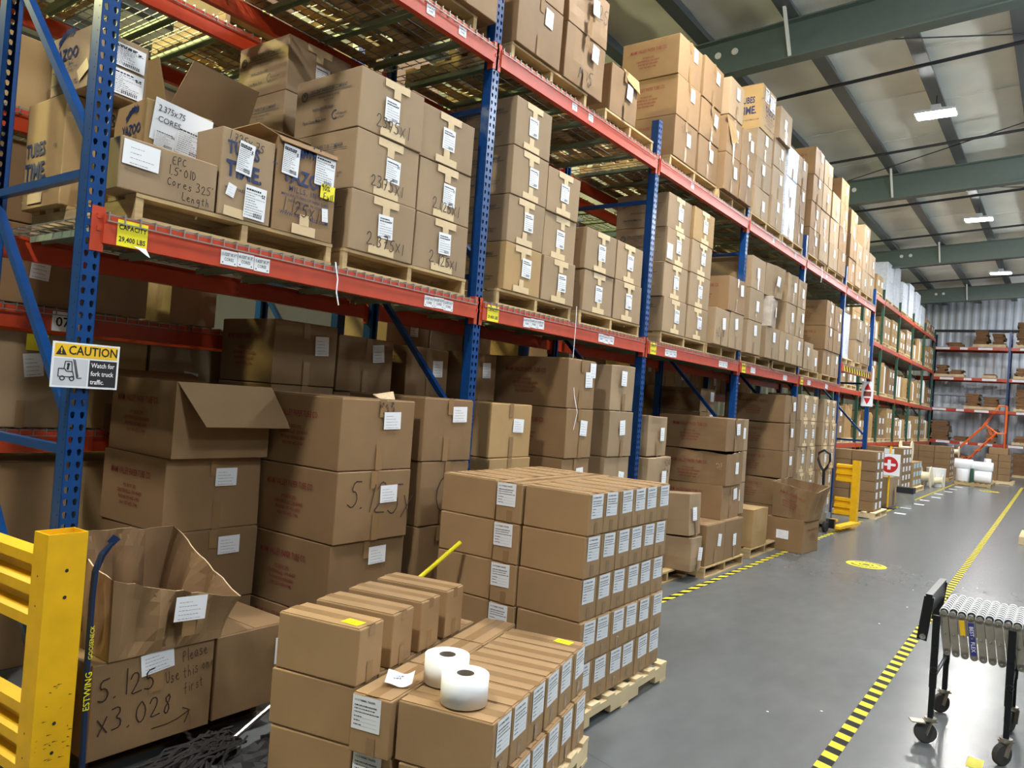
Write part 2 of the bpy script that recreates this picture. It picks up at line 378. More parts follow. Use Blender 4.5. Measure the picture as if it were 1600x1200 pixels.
# ------------------------------------------------------------------ lettering and labels
_txt = {}
def text_mesh(s, mt, size=1.0, bold=0.0, align='LEFT', shear=0.0, space=1.0, xs=1.0):
    key = (s, mt, size, bold, align, shear, space, xs)
    if key not in _txt:
        cu = bpy.data.curves.new('lettering', 'FONT'); cu.body = s; cu.size = size; cu.offset = bold*size
        cu.align_x = align; cu.align_y = 'CENTER'; cu.shear = shear; cu.space_character = space; cu.resolution_u = 2; cu.fill_mode = 'FRONT'
        ob = bpy.data.objects.new('lettering', cu); COL.objects.link(ob)
        bpy.context.view_layer.update()
        me = bpy.data.meshes.new_from_object(ob.evaluated_get(bpy.context.evaluated_depsgraph_get()))
        bpy.data.objects.remove(ob); bpy.data.curves.remove(cu)
        me.materials.clear(); me.materials.append(M[mt])
        me.polygons.foreach_set('material_index', [0]*len(me.polygons))
        if xs != 1.0:
            for v in me.vertices: v.co.x *= xs
        _txt[key] = me
    return _txt[key]
def merge(parts, name, mats):
    """parts: (mesh, matrix, material index) -> one mesh"""
    b = MB()
    for me, mx, mi in parts:
        n = len(b.v); b.v += [tuple(mx @ v.co) for v in me.vertices]
        for p in me.polygons: b.f.append(tuple(n+i for i in p.vertices)); b.m.append(mi)
    return b.mesh(name, mats)
T = Matrix.Translation
# stroke alphabet for marker handwriting: polylines in a 0..1 cell
SF = {
 '0':[[(.5,1),(.15,.75),(.1,.3),(.4,0),(.75,.2),(.85,.65),(.55,1)]], '1':[[(.45,1),(.4,0)]],
 '2':[[(.1,.75),(.3,1),(.65,.95),(.7,.65),(.4,.3),(.1,.03),(.9,.1)]], '3':[[(.1,.95),(.6,1),(.7,.75),(.35,.55),(.75,.4),(.65,.08),(.1,.05)]],
 '4':[[(.25,1),(.1,.45),(.85,.5)],[(.65,.8),(.6,0)]], '5':[[(.85,1),(.3,.95),(.2,.6),(.6,.6),(.8,.3),(.5,.02),(.08,.12)]],
 '7':[[(.1,.95),(.85,1),(.4,0)],[(.3,.5),(.7,.52)]], '8':[[(.6,.95),(.25,.8),(.65,.35),(.4,.02),(.15,.25),(.7,.75),(.55,.97)]],
 '9':[[(.75,.8),(.4,1),(.2,.65),(.6,.55),(.75,.85),(.7,0)]], '.':[[(.1,.02),(.22,.06)]], "'":[[(.2,1),(.15,.8)]], '"':[[(.2,1),(.15,.8)],[(.4,1),(.36,.8)]],
 'x':[[(.1,.75),(.8,.05)],[(.8,.8),(.15,.0)]], '/':[[(.6,1),(.1,0)]], '%':[[(.8,1),(.1,0)],[(.2,.95),(.1,.75),(.3,.75),(.2,.95)],[(.7,.3),(.6,.1),(.85,.1),(.7,.3)]],
 'E':[[(.8,1),(.15,.95),(.1,0),(.8,.05)],[(.12,.5),(.6,.52)]], 'P':[[(.2,0),(.2,1),(.7,.95),(.75,.6),(.2,.5)]], 'C':[[(.85,.85),(.5,1),(.1,.5),(.4,.02),(.85,.15)]],
 'O':[[(.5,1),(.1,.6),(.2,.1),(.6,.0),(.9,.5),(.5,1)]], 'I':[[(.4,1),(.4,0)]], 'D':[[(.2,1),(.2,0),(.8,.35),(.6,.95),(.1,1)]], 'L':[[(.3,1),(.2,.03),(.8,.05)]],
 'F':[[(.8,1),(.2,.95),(.15,0)],[(.2,.5),(.65,.52)]], 'U':[[(.1,1),(.15,.2),(.5,0),(.8,.25),(.85,1)]], 'M':[[(.05,0),(.2,1),(.45,.3),(.7,1),(.85,0)]],
 'a':[[(.7,.5),(.3,.6),(.1,.25),(.4,0),(.7,.5),(.75,0)]], 'e':[[(.15,.3),(.7,.4),(.4,.6),(.1,.3),(.4,0),(.75,.1)]], 'f':[[(.7,.95),(.4,.9),(.35,-.1)],[(.1,.5),(.65,.52)]],
 'g':[[(.7,.55),(.3,.6),(.15,.3),(.5,.15),(.7,.55),(.65,-.3),(.2,-.35)]], 'h':[[(.2,1),(.15,0)],[(.17,.35),(.55,.55),(.65,0)]], 'i':[[(.3,.5),(.28,0)],[(.32,.75),(.34,.8)]],
 'l':[[(.35,1),(.3,0)]], 'n':[[(.15,.55),(.12,0)],[(.13,.35),(.5,.55),(.6,0)]], 'o':[[(.45,.55),(.12,.3),(.4,0),(.72,.3),(.45,.55)]], 'r':[[(.2,.55),(.18,0)],[(.19,.35),(.6,.55)]],
 's':[[(.65,.5),(.25,.55),(.3,.32),(.65,.22),(.5,0),(.1,.06)]], 't':[[(.4,.9),(.35,0),(.6,.05)],[(.1,.6),(.7,.63)]], 'u':[[(.15,.55),(.2,.05),(.6,.1),(.65,.55),(.68,0)]],
 '>':[[(-3.2,.1),(-1,.05),(.9,.45)],[(.1,.75),(.9,.45),(.3,-.25)]], '@':[[(.1,.2),(.3,.9),(.6,.5),(.2,.4),(.8,.1),(.9,.7),(.5,.9),(.4,.1)]], ' ':[]}
_hw = {}
def hand_mesh(lines, h=.05, wd=.0045, seed=1, mt='marker', gap=1.4, adv=.66):
    """marker handwriting as thin ribbons, first line at the top, in the XY plane"""
    key = (tuple(lines), h, wd, seed, mt)
    if key in _hw: return _hw[key]
    rg = random.Random(seed); b = MB()
    for li, s in enumerate(lines):
        ind = 0
        while s.startswith('_'): s = s[1:]; ind += 1
        x = ind*h*.5
        for ch in s:
            sc = h*(.9+.25*rg.random()); dy = -li*h*gap + rg.uniform(-.08,.08)*h
            for pl in SF.get(ch, []):
                P = [Vector((x+px*sc*.62, dy+py*sc, 0)) for px, py in pl]
                # one Chaikin pass keeps strokes round
                if len(P) > 2:
                    Q = [P[0]]
                    for a, c in zip(P, P[1:]): Q += [a*.75+c*.25, a*.25+c*.75]
                    P = Q + [P[-1]]
                for a, c in zip(P, P[1:]):
                    d = c-a
                    if d.length < 1e-6: continue
                    n = Vector((-d.y,d.x,0)).normalized()*wd/2; e = d.normalized()*wd*.3
                    b.face([a-n-e, c-n+e, c+n+e, a+n-e])
            x += sc*(adv if ch not in ".'il1I " else adv*.55)
    _hw[key] = b.mesh('handwriting', M[mt]); return _hw[key]
def paper_mesh(seed, rows, bold=0, left=.08, cols=1, block=False, mats=('paper','ink','greyink')):
    rg = random.Random(seed); b = MB(); z = .0006
    b.face([(-.5,-.5,0),(.5,-.5,0),(.5,.5,0),(-.5,.5,0)], 0)
    n = rows; y = .42
    for r_ in range(n):
        hh = (.035 if r_ < bold else .018); y -= .84/n
        x = -.5+left
        if r_ < bold:
            for k in range(7):
                wdt = rg.uniform(.05,.13)
                if x+wdt > .4: break
                b.face([(x,y,z),(x+wdt,y,z),(x+wdt,y+hh*1.5,z),(x,y+hh*1.5,z)], 1); x += wdt+.02
        else:
            lim = rg.uniform(-.1,.42)
            while x < lim:
                wdt = rg.uniform(.02,.09); b.face([(x,y,z),(x+wdt,y,z),(x+wdt,y+hh,z),(x,y+hh,z)], 1 if rg.random() < .5 else 2); x += wdt+.02
    if block:
        for i in range(9):
            x = -.02+i*.045; b.face([(x,-.44,z),(x+.02*rg.uniform(.4,1.3),-.44,z),(x+.02,-.30,z),(x,-.30,z)], 1)
        for i in range(6):
            for j in range(6):
                if rg.random() < .5: b.face([(.28+i*.025,.2+j*.02,z),(.305+i*.025,.2+j*.02,z),(.305+i*.025,.22+j*.02,z),(.28+i*.025,.22+j*.02,z)], 1)
    return b.mesh('paper_label', [M[k] for k in mats])
PL = {'ship': paper_mesh(1, 9, 1, .06, block=True), 'ship2': paper_mesh(7, 8, 2, .1, block=True), 'mv': paper_mesh(3, 5, 0, .12),
      'big': paper_mesh(9, 14, 2, .05, block=True), 'bigb': paper_mesh(12, 11, 1, .05, block=True), 'plain': paper_mesh(4, 4, 0, .2), 'beam': None}
def thermal_label():
    b = MB(); z = .0006; rg = random.Random(8)
    b.face([(-.5,-.5,0),(.5,-.5,0),(.5,.5,0),(-.5,.5,0)], 0)
    for k, (y, x1) in enumerate(((.2,.36),(.10,.30),(.0,.38),(-.13,.3),(-.25,.32),(-.37,.28))):
        x = -.42
        while x < (x1 if k < 3 else -.2):
            wd = rg.uniform(.02,.08); b.face([(x,y,z),(x+wd,y,z),(x+wd,y+.03,z),(x,y+.03,z)], 1); x += wd+.018
        if k > 2 or k == 0: b.face([(-.2 if k else -.42,y-.012,z),(.38,y-.012,z),(.38,y-.006,z),(-.2 if k else -.42,y-.006,z)], 2)
    base = b.mesh('t', [M['paper'],M['ink'],M['greyink']])
    t = text_mesh('4 X 10 THERMAL TRANSFER', 'ink', 1.0, .02)
    S = Matrix.Diagonal((.058,.085,1,1)); parts = []
    bb = MB(); bb.v = [tuple(v.co) for v in base.vertices]; bb.f = [tuple(p.vertices) for p in base.polygons]; bb.m = [p.material_index for p in base.polygons]
    n = len(bb.v); mx = T((-.42,.36,z)) @ S
    bb.v += [tuple(mx @ v.co) for v in t.vertices]; bb.f += [tuple(n+i for i in p.vertices) for p in t.polygons]; bb.m += [1]*len(t.polygons)
    return bb.mesh('paper_label', [M['paper'],M['ink'],M['greyink']])
PL['therm'] = thermal_label()
def quadmesh(name, mt): return MB().face([(-.5,-.5,0),(.5,-.5,0),(.5,.5,0),(-.5,.5,0)]).mesh(name, M[mt])
Q_TAPE = quadmesh('tape', 'ptape'); Q_MASK = quadmesh('masking', 'mask'); Q_YEL = quadmesh('yellow_label', 'ylab')
def tee(up):
    b = MB(); s = 1 if up else -1
    b.face([(-.10,0,0),(.10,0,0),(.10,-s*.045,0),(-.10,-s*.045,0)][::s]); b.face([(-.028,-s*.045,.0002),(.028,-s*.045,.0002),(.028,-s*.095,.0002),(-.028,-s*.095,.0002)][::s])
    return b.mesh('tape_tee', M['mask'])
TEE_T, TEE_B = tee(True), tee(False)
def print_block(title, lines, mt, size=.04, xs=.8, lsize=.5):
    P = [(text_mesh(title, mt, size, .008, 'CENTER', 0, 1.08, xs), Matrix(), 0)]; y = -size*1.5
    for l in lines:
        P.append((text_mesh(l, mt, size*lsize, .01, 'CENTER'), T((0,y,0)), 0)); y -= size*lsize*1.25
    return merge(P, 'printed_text', [M[mt]])
MV_LINES = ['PO BOX 292','CENTERVILLE, OH 45459','PHONE 937-435-6400','FAX 937-435-1744']
PRINT = {'mv': print_block('MIAMI VALLEY PAPER TUBE CO.', MV_LINES, 'red', .050, .60, .52), 'mvd': print_block('MIAMI VALLEY PAPER TUBE CO.', MV_LINES, 'darkred', .050, .60, .52)}
def crescent_print():
    s = MB(); s.lathe([(.021,0),(.030,0)], 20, (0,0,0)); s.lathe([(.0,0),(.008,0)], 12, (0,.008,0))
    for a in range(6): s.bar((math.cos(a)*.009,math.sin(a)*.009-.004,0),(math.cos(a)*.018,math.sin(a)*.018-.002,0),.004,.0002)
    c = MB()
    for k in range(8):
        a0, a1 = R(60+k*30), R(90+k*30)
        c.face([(math.cos(a)*r,math.sin(a)*r,0) for a, r in ((a0,.022),(a0,.028),(a1,.028),(a1,.022))])
    P = [(s.mesh('c',M['cresink']), T((-.20,.06,0)), 0), (text_mesh('CRESCENT PAPER TUBE COMPANY','cresink',.034,.012,'LEFT',0,1,.62), T((-.155,.075,0)), 0)]
    b = MB(); b.face([(-.155,.054,0),(.215,.054,0),(.215,.058,0),(-.155,.058,0)])
    P.append((b.mesh('b',M['cresink']), Matrix(), 0))
    P.append((text_mesh('Florence, Kentucky 41042','cresink',.017,.01), T((-.07,.035,0)), 0)); P.append((text_mesh('859-371-5515','cresink',.015,.01), T((-.02,.012,0)), 0))
    P.append((text_mesh('www.cptube.com','cresink',.032,.012,'LEFT',0,1,.8), T((-.12,-.03,0)), 0))
    P.append((text_mesh('Paper Cores Made From','cresink',.028,.012,'LEFT',0,1,.75), T((-.20,-.10,0)), 0))
    P.append((c.mesh('c2',M['cresink']), T((.085,-.085,0)), 0)); P.append((text_mesh('100% Recycled','cresink',.016,.01), T((.09,-.085,0)), 0)); P.append((text_mesh('Paperboard','cresink',.016,.01), T((.09,-.105,0)), 0))
    return merge(P, 'printed_text', [M['cresink']])
PRINT['cres'] = crescent_print()
def tubes_print():
    P = [(text_mesh('TUBES','navy',.085,.03,'LEFT',0,1,.8), T((-.14,.075,0)), 0), (text_mesh('ON','navy',.02,.01,'LEFT'), T((.135,.075,0)), 0),
         (text_mesh('TIME.','navy',.105,.03,'LEFT',0,1,.88), T((-.14,-.025,0)), 0), (text_mesh('WWW.YAZOOMILLS.COM','navy',.02,.01,'LEFT',0,1.1), T((-.14,-.115,0)), 0)]
    return merge(P, 'printed_text', [M['navy']])
def yazoo_print():
    # mule-team style emblem reduced to a clump of dark shapes, as it reads in the picture
    e = MB(); rg = random.Random(3)
    for k in range(9):
        x = -.08+k*.02; y = .03*math.sin(k*.4)+.01*k*.6; e.lathe([(0,0),(.021-.006*(k%2),0)], 9, (x,y,0))
        e.bar((x,y,0),(x-.012,y-.038,0),.007,.0002)
    for k in range(4): e.bar((.02+k*.022,.05,0),(.03+k*.022,.085-.012*(k%2),0),.010,.0002)
    P = [(e.mesh('e',M['navy']), T((0,.13,0)), 0), (text_mesh('YAZOO','navy',.105,.026,'CENTER',0,1,.8), T((0,.03,0)), 0), (text_mesh('MILLS, INC.','navy',.04,.01,'CENTER',0,1.3,.85), T((0,-.035,0)), 0)]
    for k, s in enumerate(('MANUFACTURERS OF PAPER TUBES','NEW OXFORD, PA 17350','800-242-5216')): P.append((text_mesh(s,'navy',.019,.008,'CENTER'), T((0,-.07-.026*k,0)), 0))
    P.append((text_mesh('WWW.YAZOOMILLS.COM','navy',.026,.012,'CENTER'), T((0,-.165,0)), 0))
    return merge(P, 'printed_text', [M['navy']])
PRINT['tubes'] = tubes_print(); PRINT['yazoo'] = yazoo_print()

# ------------------------------------------------------------------ cartons
ROT = {'x': (PI/2,0,PI/2), 'y': (PI/2,0,0), 'z': (0,0,0), 'X-': (PI/2,0,-PI/2)}
def part(parent, name, me, face, dims, u, v, sx=1, sy=1, spin=0, off=.0048):
    """put a flat piece on a face: 'x' aisle side, 'y' camera side, 'z' top; u right / v up from the face centre"""
    dx, dy, dz = dims
    if face == 'x': loc = (dx/2+off, u, dz/2+v)
    elif face == 'y': loc = (u, -dy/2-off, dz/2+v)
    else: loc = (u, v, dz+off)
    o = link(name, me, parent); mx = Euler(ROT[face]).to_matrix() @ Euler((0,0,spin)).to_matrix()
    o.location = loc; o.rotation_euler = mx.to_euler(); o.scale = (sx, sy, 1)
    return o
_bm = {}
def box_mesh(dx, dy, dz, mt, seed=0, jit=.003, crush=0.0, seam=None):
    key = (round(dx,2), round(dy,2), round(dz,3), mt, seed, jit, crush, seam)
    if key in _bm: return _bm[key]
    rg = random.Random(hash(key[:3]) % 9999 + seed*77); b = MB(); e = .005
    co = [[[Vector((rg.uniform(-jit,jit), rg.uniform(-jit,jit), rg.uniform(-jit,0) if k else 0)) for k in (0,1)] for j in (0,1)] for i in (0,1)]
    def ax(h, lo):
        n = [] if not crush else [.2,.4,.6,.8]
        return [lo, lo+e] + [lo+h*t for t in n] + [lo+h-e, lo+h]
    X, Y, Z = ax(dx,-dx/2), ax(dy,-dy/2), ax(dz,0)
    idx = {}; nx, ny, nz = len(X)-1, len(Y)-1, len(Z)-1
    ph = [rg.uniform(0,6) for _ in range(6)]
    def vert(i,j,k):
        if (i,j,k) in idx: return idx[i,j,k]
        p = Vector((X[i],Y[j],Z[k])); ex = (i in (0,nx)), (j in (0,ny)), (k in (0,nz))
        if sum(ex) >= 2:
            c = e*.35
            for a, f in enumerate(ex):
                if f:
                    mid = (0,0,dz/2)[a]; p[a] += c if p[a] < mid else -c
        a, c_, d = (p.x+dx/2)/dx, (p.y+dy/2)/dy, p.z/dz
        off = Vector()
        for q in (0,1):
            for r_ in (0,1):
                for s in (0,1):
                    off += co[q][r_][s] * ((a if q else 1-a)*(c_ if r_ else 1-c_)*(d if s else 1-d))
        p += off
        if crush:
            fz = min(1, d*3)
            p.x += crush*fz*(math.sin(p.y*9+ph[0]+p.z*7)*.6 + math.sin(p.z*13+ph[1])*.4)*(.3+.7*(1-abs(2*c_-1)))
            p.y += crush*fz*(math.sin(p.x*8+ph[2]+p.z*9)*.6)*.6
            p.z += crush*d*(math.sin(p.x*6+ph[3])*.4 + math.sin(p.y*7+ph[4])*.5 - .4)*.8
        idx[i,j,k] = len(b.v); b.v.append(tuple(p)); return idx[i,j,k]
    def q(a): b.f.append(tuple(vert(*t) for t in a)); b.m.append(0)
    for i in range(nx):
        for j in range(ny):
            q(((i,j,0),(i,j+1,0),(i+1,j+1,0),(i+1,j,0))); q(((i,j,nz),(i+1,j,nz),(i+1,j+1,nz),(i,j+1,nz)))
    for i in range(nx):
        for k in range(nz):
            q(((i,0,k),(i+1,0,k),(i+1,0,k+1),(i,0,k+1))); q(((i,ny,k),(i,ny,k+1),(i+1,ny,k+1),(i+1,ny,k)))
    for j in range(ny):
        for k in range(nz):
            q(((0,j,k),(0,j,k+1),(0,j+1,k+1),(0,j+1,k))); q(((nx,j,k),(nx,j+1,k),(nx,j+1,k+1),(nx,j,k+1)))
    if seam and not crush:        # two closing flaps meeting in a gap along the top
        g_ = .003; i_ = .006
        if seam == 'x':
            b.box(-dx/2+i_,dx/2-i_,-dy/2+i_,-g_,dz-.003,dz+.0025); b.box(-dx/2+i_,dx/2-i_,g_,dy/2-i_,dz-.003,dz+.0022)
        else:
            b.box(-dx/2+i_,-g_,-dy/2+i_,dy/2-i_,dz-.003,dz+.0025); b.box(g_,dx/2-i_,-dy/2+i_,dy/2-i_,dz-.003,dz+.0022)
    _bm[key] = b.mesh('carton', M[mt]); return _bm[key]
CR = random.Random(11)
def carton(xf, y0, y1, z0, h, kind, label, group=None, depth=.57, mt=None, yaw=0.0, crush=0.0, deco=True, seam=None, tilt=0.0, cat='box', name='carton'):
    """closed box whose aisle face is at x = xf and spans y0..y1"""
    wd = y1-y0; mt = mt or {'cres':'tan','mv':'brown','mvd':'brown','therm':'therm','plain':'tan','kraft':'kraft'}[kind]
    dims = (depth, wd, h)
    me = box_mesh(depth, wd, h, mt, CR.randint(0,2), .003, crush, seam)
    o = link(name, me, None, (xf-depth/2, (y0+y1)/2, z0), (0,tilt,yaw)); tag(o, label, cat, group)
    if deco: decorate(o, kind, dims, crush)
    return o
MVLAB = [.10,.13]
def decorate(o, kind, d, crush=0.0):
    off = .0052 + crush*.9; rg = CR
    if kind in ('cres','kraft'):
        part(o,'masking_tape',TEE_T,'x',d,rg.uniform(-.02,.03),d[2]/2-.005,1,1,0,off)
        part(o,'masking_tape',TEE_B,'x',d,rg.uniform(-.02,.03),-d[2]/2+.005,1,1,0,off)
        part(o,'paper_label',PL[rg.choice(('ship','ship2'))],'x',d,rg.uniform(-.01,.05),rg.uniform(-.01,.02),.115,.135,rg.uniform(-.03,.03),off+.001)
        if d[0] > .5: part(o,'printed_text',PRINT['cres'],'y',d,0,.01,1.0,1.0,0,off)
    elif kind in ('mv','mvd'):
        part(o,'packing_tape',Q_TAPE,'x',d,rg.uniform(-.02,.02),-d[2]/2+.075,.05,.15,rg.uniform(-.02,.02),off)
        part(o,'packing_tape',Q_TAPE,'x',d,rg.uniform(-.02,.02),d[2]/2-.05,.05,.10,rg.uniform(-.02,.02),off)
        part(o,'paper_label',PL['mv'],'x',d,rg.uniform(.05,.14)*min(1,d[1]/.55),rg.uniform(.03,.12),MVLAB[0],MVLAB[1],rg.uniform(-.12,.12)*(.5 if MVLAB[0] > .11 else 1),off+.002)
        if d[0] > .5: part(o,'printed_text',PRINT[kind],'y',d,-.02,.09,.9*min(1,d[0]/.62),1.0,0,off)
    elif kind == 'plain':
        part(o,'paper_label',PL['mv'],'x',d,rg.uniform(-.05,.1),rg.uniform(-.02,.1),.10,.13,rg.uniform(-.15,.15),off+.002)
        part(o,'packing_tape',Q_TAPE,'x',d,rg.uniform(-.02,.02),-d[2]/2+.075,.05,.15,0,off)
LOOK = {'cres':'tape-tabbed tan carton','mv':'brown paper-tube carton','mvd':'brown paper-tube carton','plain':'plain tan carton','kraft':'yellowish kraft carton','therm':'brown carton'}
def stack(where, xf, cols, z0, depth=.57, group=None, gap=.002):
    out = []
    for ci, c in enumerate(cols):
        y0, y1, hs, kind = c[:4]; opt = c[4] if len(c) > 4 else {}
        z = opt.get('z0', z0)
        for ri, h in enumerate(hs):
            k = opt.get('kinds', {}).get(ri, kind)
            cw = {1:'', 2:('left column','right column')[ci] if len(cols) == 2 else ''}.get(len(cols), '')
            if len(cols) > 2: cw = ORD[ci+1]+' column'
            rw = 'only box' if len(hs) == 1 else ('bottom' if ri == 0 else ('top' if ri == len(hs)-1 else ORD[ri+1]+' up'))
            lab = '%s, %s%s, %s' % (LOOK[k], rw, (' of '+cw) if cw else '', where)
            jx = CR.uniform(-.012,.012); jy = CR.uniform(-.006,.006)
            o = carton(xf+jx+opt.get('dx',0), y0+jy+.004, y1+jy-.004, z, h-gap, k, lab, group, opt.get('depth',depth), yaw=CR.uniform(-.012,.012), crush=opt.get('crush',{}).get(ri,0), mt=opt.get('mt'), deco=opt.get('deco',True))
            out.append(o); z += h
    return out
# ------------------------------------------------------------------ pallets
def pallet_parts(wx, wy, mt, notch):
    """deck boards run across the stringers; stringers along x (notch False) or along y with fork notches"""
    H = .115; bits = []
    def mk(name, b): bits.append((name, b.mesh(name, M[mt])))
    if not notch:
        n = 7; bw = .092
        for i in range(n):
            x = -wx/2 + (wx-bw)*i/(n-1); mk('deck_board', MB().box(x, x+bw, -wy/2, wy/2, H-.017, H))
        for y in (-wy/2, -.019, wy/2-.038): mk('stringer', MB().box(-wx/2+.004, wx/2-.004, y+.002, y+.036, .016, H-.018))
        for x in (-wx/2, -bw/2, wx/2-bw): mk('bottom_board', MB().box(x, x+bw, -wy/2, wy/2, 0, .015))
    else:
        n = 7; bw = .092
        for i in range(n):
            y = -wy/2 + (wy-bw)*i/(n-1); mk('deck_board', MB().box(-wx/2, wx/2, y, y+bw, H-.017, H))
        for x in (-wx/2, -.019, wx/2-.038):
            b = MB(); y0, y1 = -wy/2+.003, wy/2-.003; a, c = .16, .40
            segs = ((y0,y0+a,0),(y0+a,y0+c,1),(y0+c,y1-c,0),(y1-c,y1-a,1),(y1-a,y1,0))
            for (p, q_, nt) in segs: b.box(x+.002, x+.036, p, q_, .058 if nt else .016, H-.018)
            mk('stringer', b)
        for y in (-wy/2, -bw/2, wy/2-bw): mk('bottom_board', MB().box(-wx/2, wx/2, y, y+bw, 0, .015))
    return bits
_pp = {}
def pallet(x, y, z, wx, wy, label, group, mt='wood', notch=False, yaw=0.0):
    key = (round(wx,2), round(wy,2), mt, notch)
    if key not in _pp: _pp[key] = pallet_parts(wx, wy, mt, notch)
    o = empty('wooden_pallet', (x,y,z), yaw); tag(o, label, 'pallet', group)
    for nm, me in _pp[key]: link(nm, me, o)
    return o
_sp = {}
def small_pallet(x, y, z, wx, wy, label, group, mt='pine'):
    key = (round(wx,2), round(wy,2), mt)
    if key not in _sp:
        b = MB()
        for nm, me in pallet_parts(wx, wy, mt, False):
            n = len(b.v); b.v += [tuple(v.co) for v in me.vertices]
            for p in me.polygons: b.f.append(tuple(n+i for i in p.vertices)); b.m.append(0)
        _sp[key] = b.mesh('wooden_pallet', M[mt])
    return tag(link('wooden_pallet', _sp[key], None, (x,y,z)), label, 'pallet', group)

# ------------------------------------------------------------------ pallet racks
XF, BAY, Y1, PW, RD = -3.253, 2.52, 1.428, .075, 1.07     # front face, bay pitch, first upright, post width, rack depth
UY = [Y1 + BAY*k for k in range(7)]
def post_mesh(H, mt, holes=True):
    """open-backed roll-formed post: perforated front (+x), sides, rear lips"""
    b = MB(); w = PW; pit = .0508; n = int(H/pit); t = .003
    hole = [(-.0085,.010),(0,.0145),(.0085,.010),(.0085,.0),(.0045,-.0135),(-.0045,-.0135),(-.0085,.0)]
    for k in range(n):
        z0 = k*pit
        if not holes: continue
        for (ya, yb) in ((0, w/2), (w/2, w)):
            cy, cz = (ya+yb)/2, z0+pit/2
            pts = [(cy+p, cz+q) for p, q in hole]
            cor = [(ya,z0+pit),(yb,z0+pit),(yb,z0),(ya,z0)]
            v = lambda p: (0, p[0], p[1])
            # ring between the cell edge and the keyhole
            b.face([v(cor[0]),v(pts[0]),v(pts[1])]); b.face([v(cor[0]),v(pts[1]),v(cor[1])]); b.face([v(cor[1]),v(pts[1]),v(pts[2])])
            b.face([v(cor[1]),v(pts[2]),v(pts[3])]); b.face([v(cor[1]),v(pts[3]),v(cor[2])]); b.face([v(cor[2]),v(pts[3]),v(pts[4])])
            b.face([v(cor[2]),v(pts[4]),v(pts[5]),v(cor[3])]); b.face([v(cor[3]),v(pts[5]),v(pts[6])]); b.face([v(cor[3]),v(pts[6]),v(cor[0])]); b.face([v(cor[0]),v(pts[6]),v(pts[0])])
            for i in range(7):
                a, c = pts[i], pts[(i+1)%7]; b.face([(0,*a),(0,*c),(-.003,*c),(-.003,*a)])
    if not holes: b.face([(0,0,0),(0,w,0),(0,w,H),(0,0,H)])
    HT = n*pit if holes else H
    for y, s in ((0,-1),(w,1)):
        b.box(-w, 0, y if s < 0 else y-t, y+t if s < 0 else y, 0, HT)
        b.box(-w, -w+t, y if s < 0 else y-.02, y+.02 if s < 0 else y, 0, HT)
    if holes:
        for k in range(0, n, 1):   # small round side holes, punched rims
            z = k*pit+.025; b.lathe([(0,.0),(.0042,.0)], 6, (-.02,-.0006,z), 'y', 1)
    return b.mesh('post', [M[mt], M['ink']])
def frame_meshes(H, mt, holes, hz, depth=RD):
    pm_ = post_mesh(H, mt, holes)
    pieces = [('post', pm_, (0,0,0), 0), ('post', pm_, (-depth,PW,0), PI)]
    fp = MB().box(-.10,.02,-.02,PW+.03,0,.008).mesh('foot_plate', M[mt])
    pieces += [('foot_plate', fp, (0,0,0), 0), ('foot_plate', fp, (-depth+.08,0,0), 0)]
    yc = PW/2; prev = None
    for z in hz:
        pieces.append(('horizontal_brace', MB().bar((-PW,yc,z),(-depth+PW,yc,z),.036,.036).mesh('hb', M[mt]), (0,0,0), 0))
        if prev is not None: pieces.append(('diagonal_brace', MB().bar((-PW,yc,prev+.13),(-depth+PW,yc,z-.06),.036,.036).mesh('db', M[mt]), (0,0,0), 0))
        prev = z
    return pieces
FM_BLUE = frame_meshes(4.42, 'blue', True, (.20,1.35,2.50,3.65))
FM_BLUEF = frame_meshes(4.42, 'blue', False, (.20,1.35,2.50,3.65))
FM_GREEN = frame_meshes(5.75, 'green', False, (.3,1.6,2.9,4.2,5.5))
def frame(x, y, fm, label, group):
    o = empty('rack_upright_frame', (x,y,0)); tag(o, label, 'rack upright', group)
    for nm, me, loc, rz in fm: link(nm, me, o, loc, (0,0,rz))
    return o
for k, y in enumerate(UY):
    frame(XF, y, FM_BLUE if k < 4 else FM_BLUEF, 'blue perforated rack upright frame, %s from the yellow guard, front row' % ORD[k+1], 'front row upright frames')
# beams
def beam_mesh(L, ht, mt):
    b = MB(); b.box(-.045,0,0,L,-ht,-.028).box(-.019,0,0,L,-.028,0)          # stepped section
    return b.mesh('rail', M[mt])
CONN = MB().box(-.003,.004,-.048,.006,-.155,.03).box(.004,.009,-.026,-.012,-.02,.0).box(.004,.009,-.026,-.012,-.07,-.05).box(-.045,.0,0,.005,-.155,.03).mesh('connector', M['orange'])
_bme = {}
def beam(x, y0, y1, z, label, group, ht=.118, mt='orange', rear=False):
    o = empty('rack_beam', (x, y0, z)); tag(o, label, 'rack beam', group)
    L = y1-y0; key = (round(L,3), ht, mt)
    if key not in _bme: _bme[key] = beam_mesh(L, ht, mt)
    b_ = link('rail', _bme[key], o, (.012 if not rear else -.012, L if rear else 0, 0), (0,0,PI if rear else 0))
    s = PI if rear else 0
    link('connector', CONN, o, (.0,0,0), (0,0,s), (1,-1,1) if rear else (1,1,1)); link('connector', CONN, o, (.0,L,0), (0,0,s), (1,1,1) if rear else (1,-1,1))
    return o
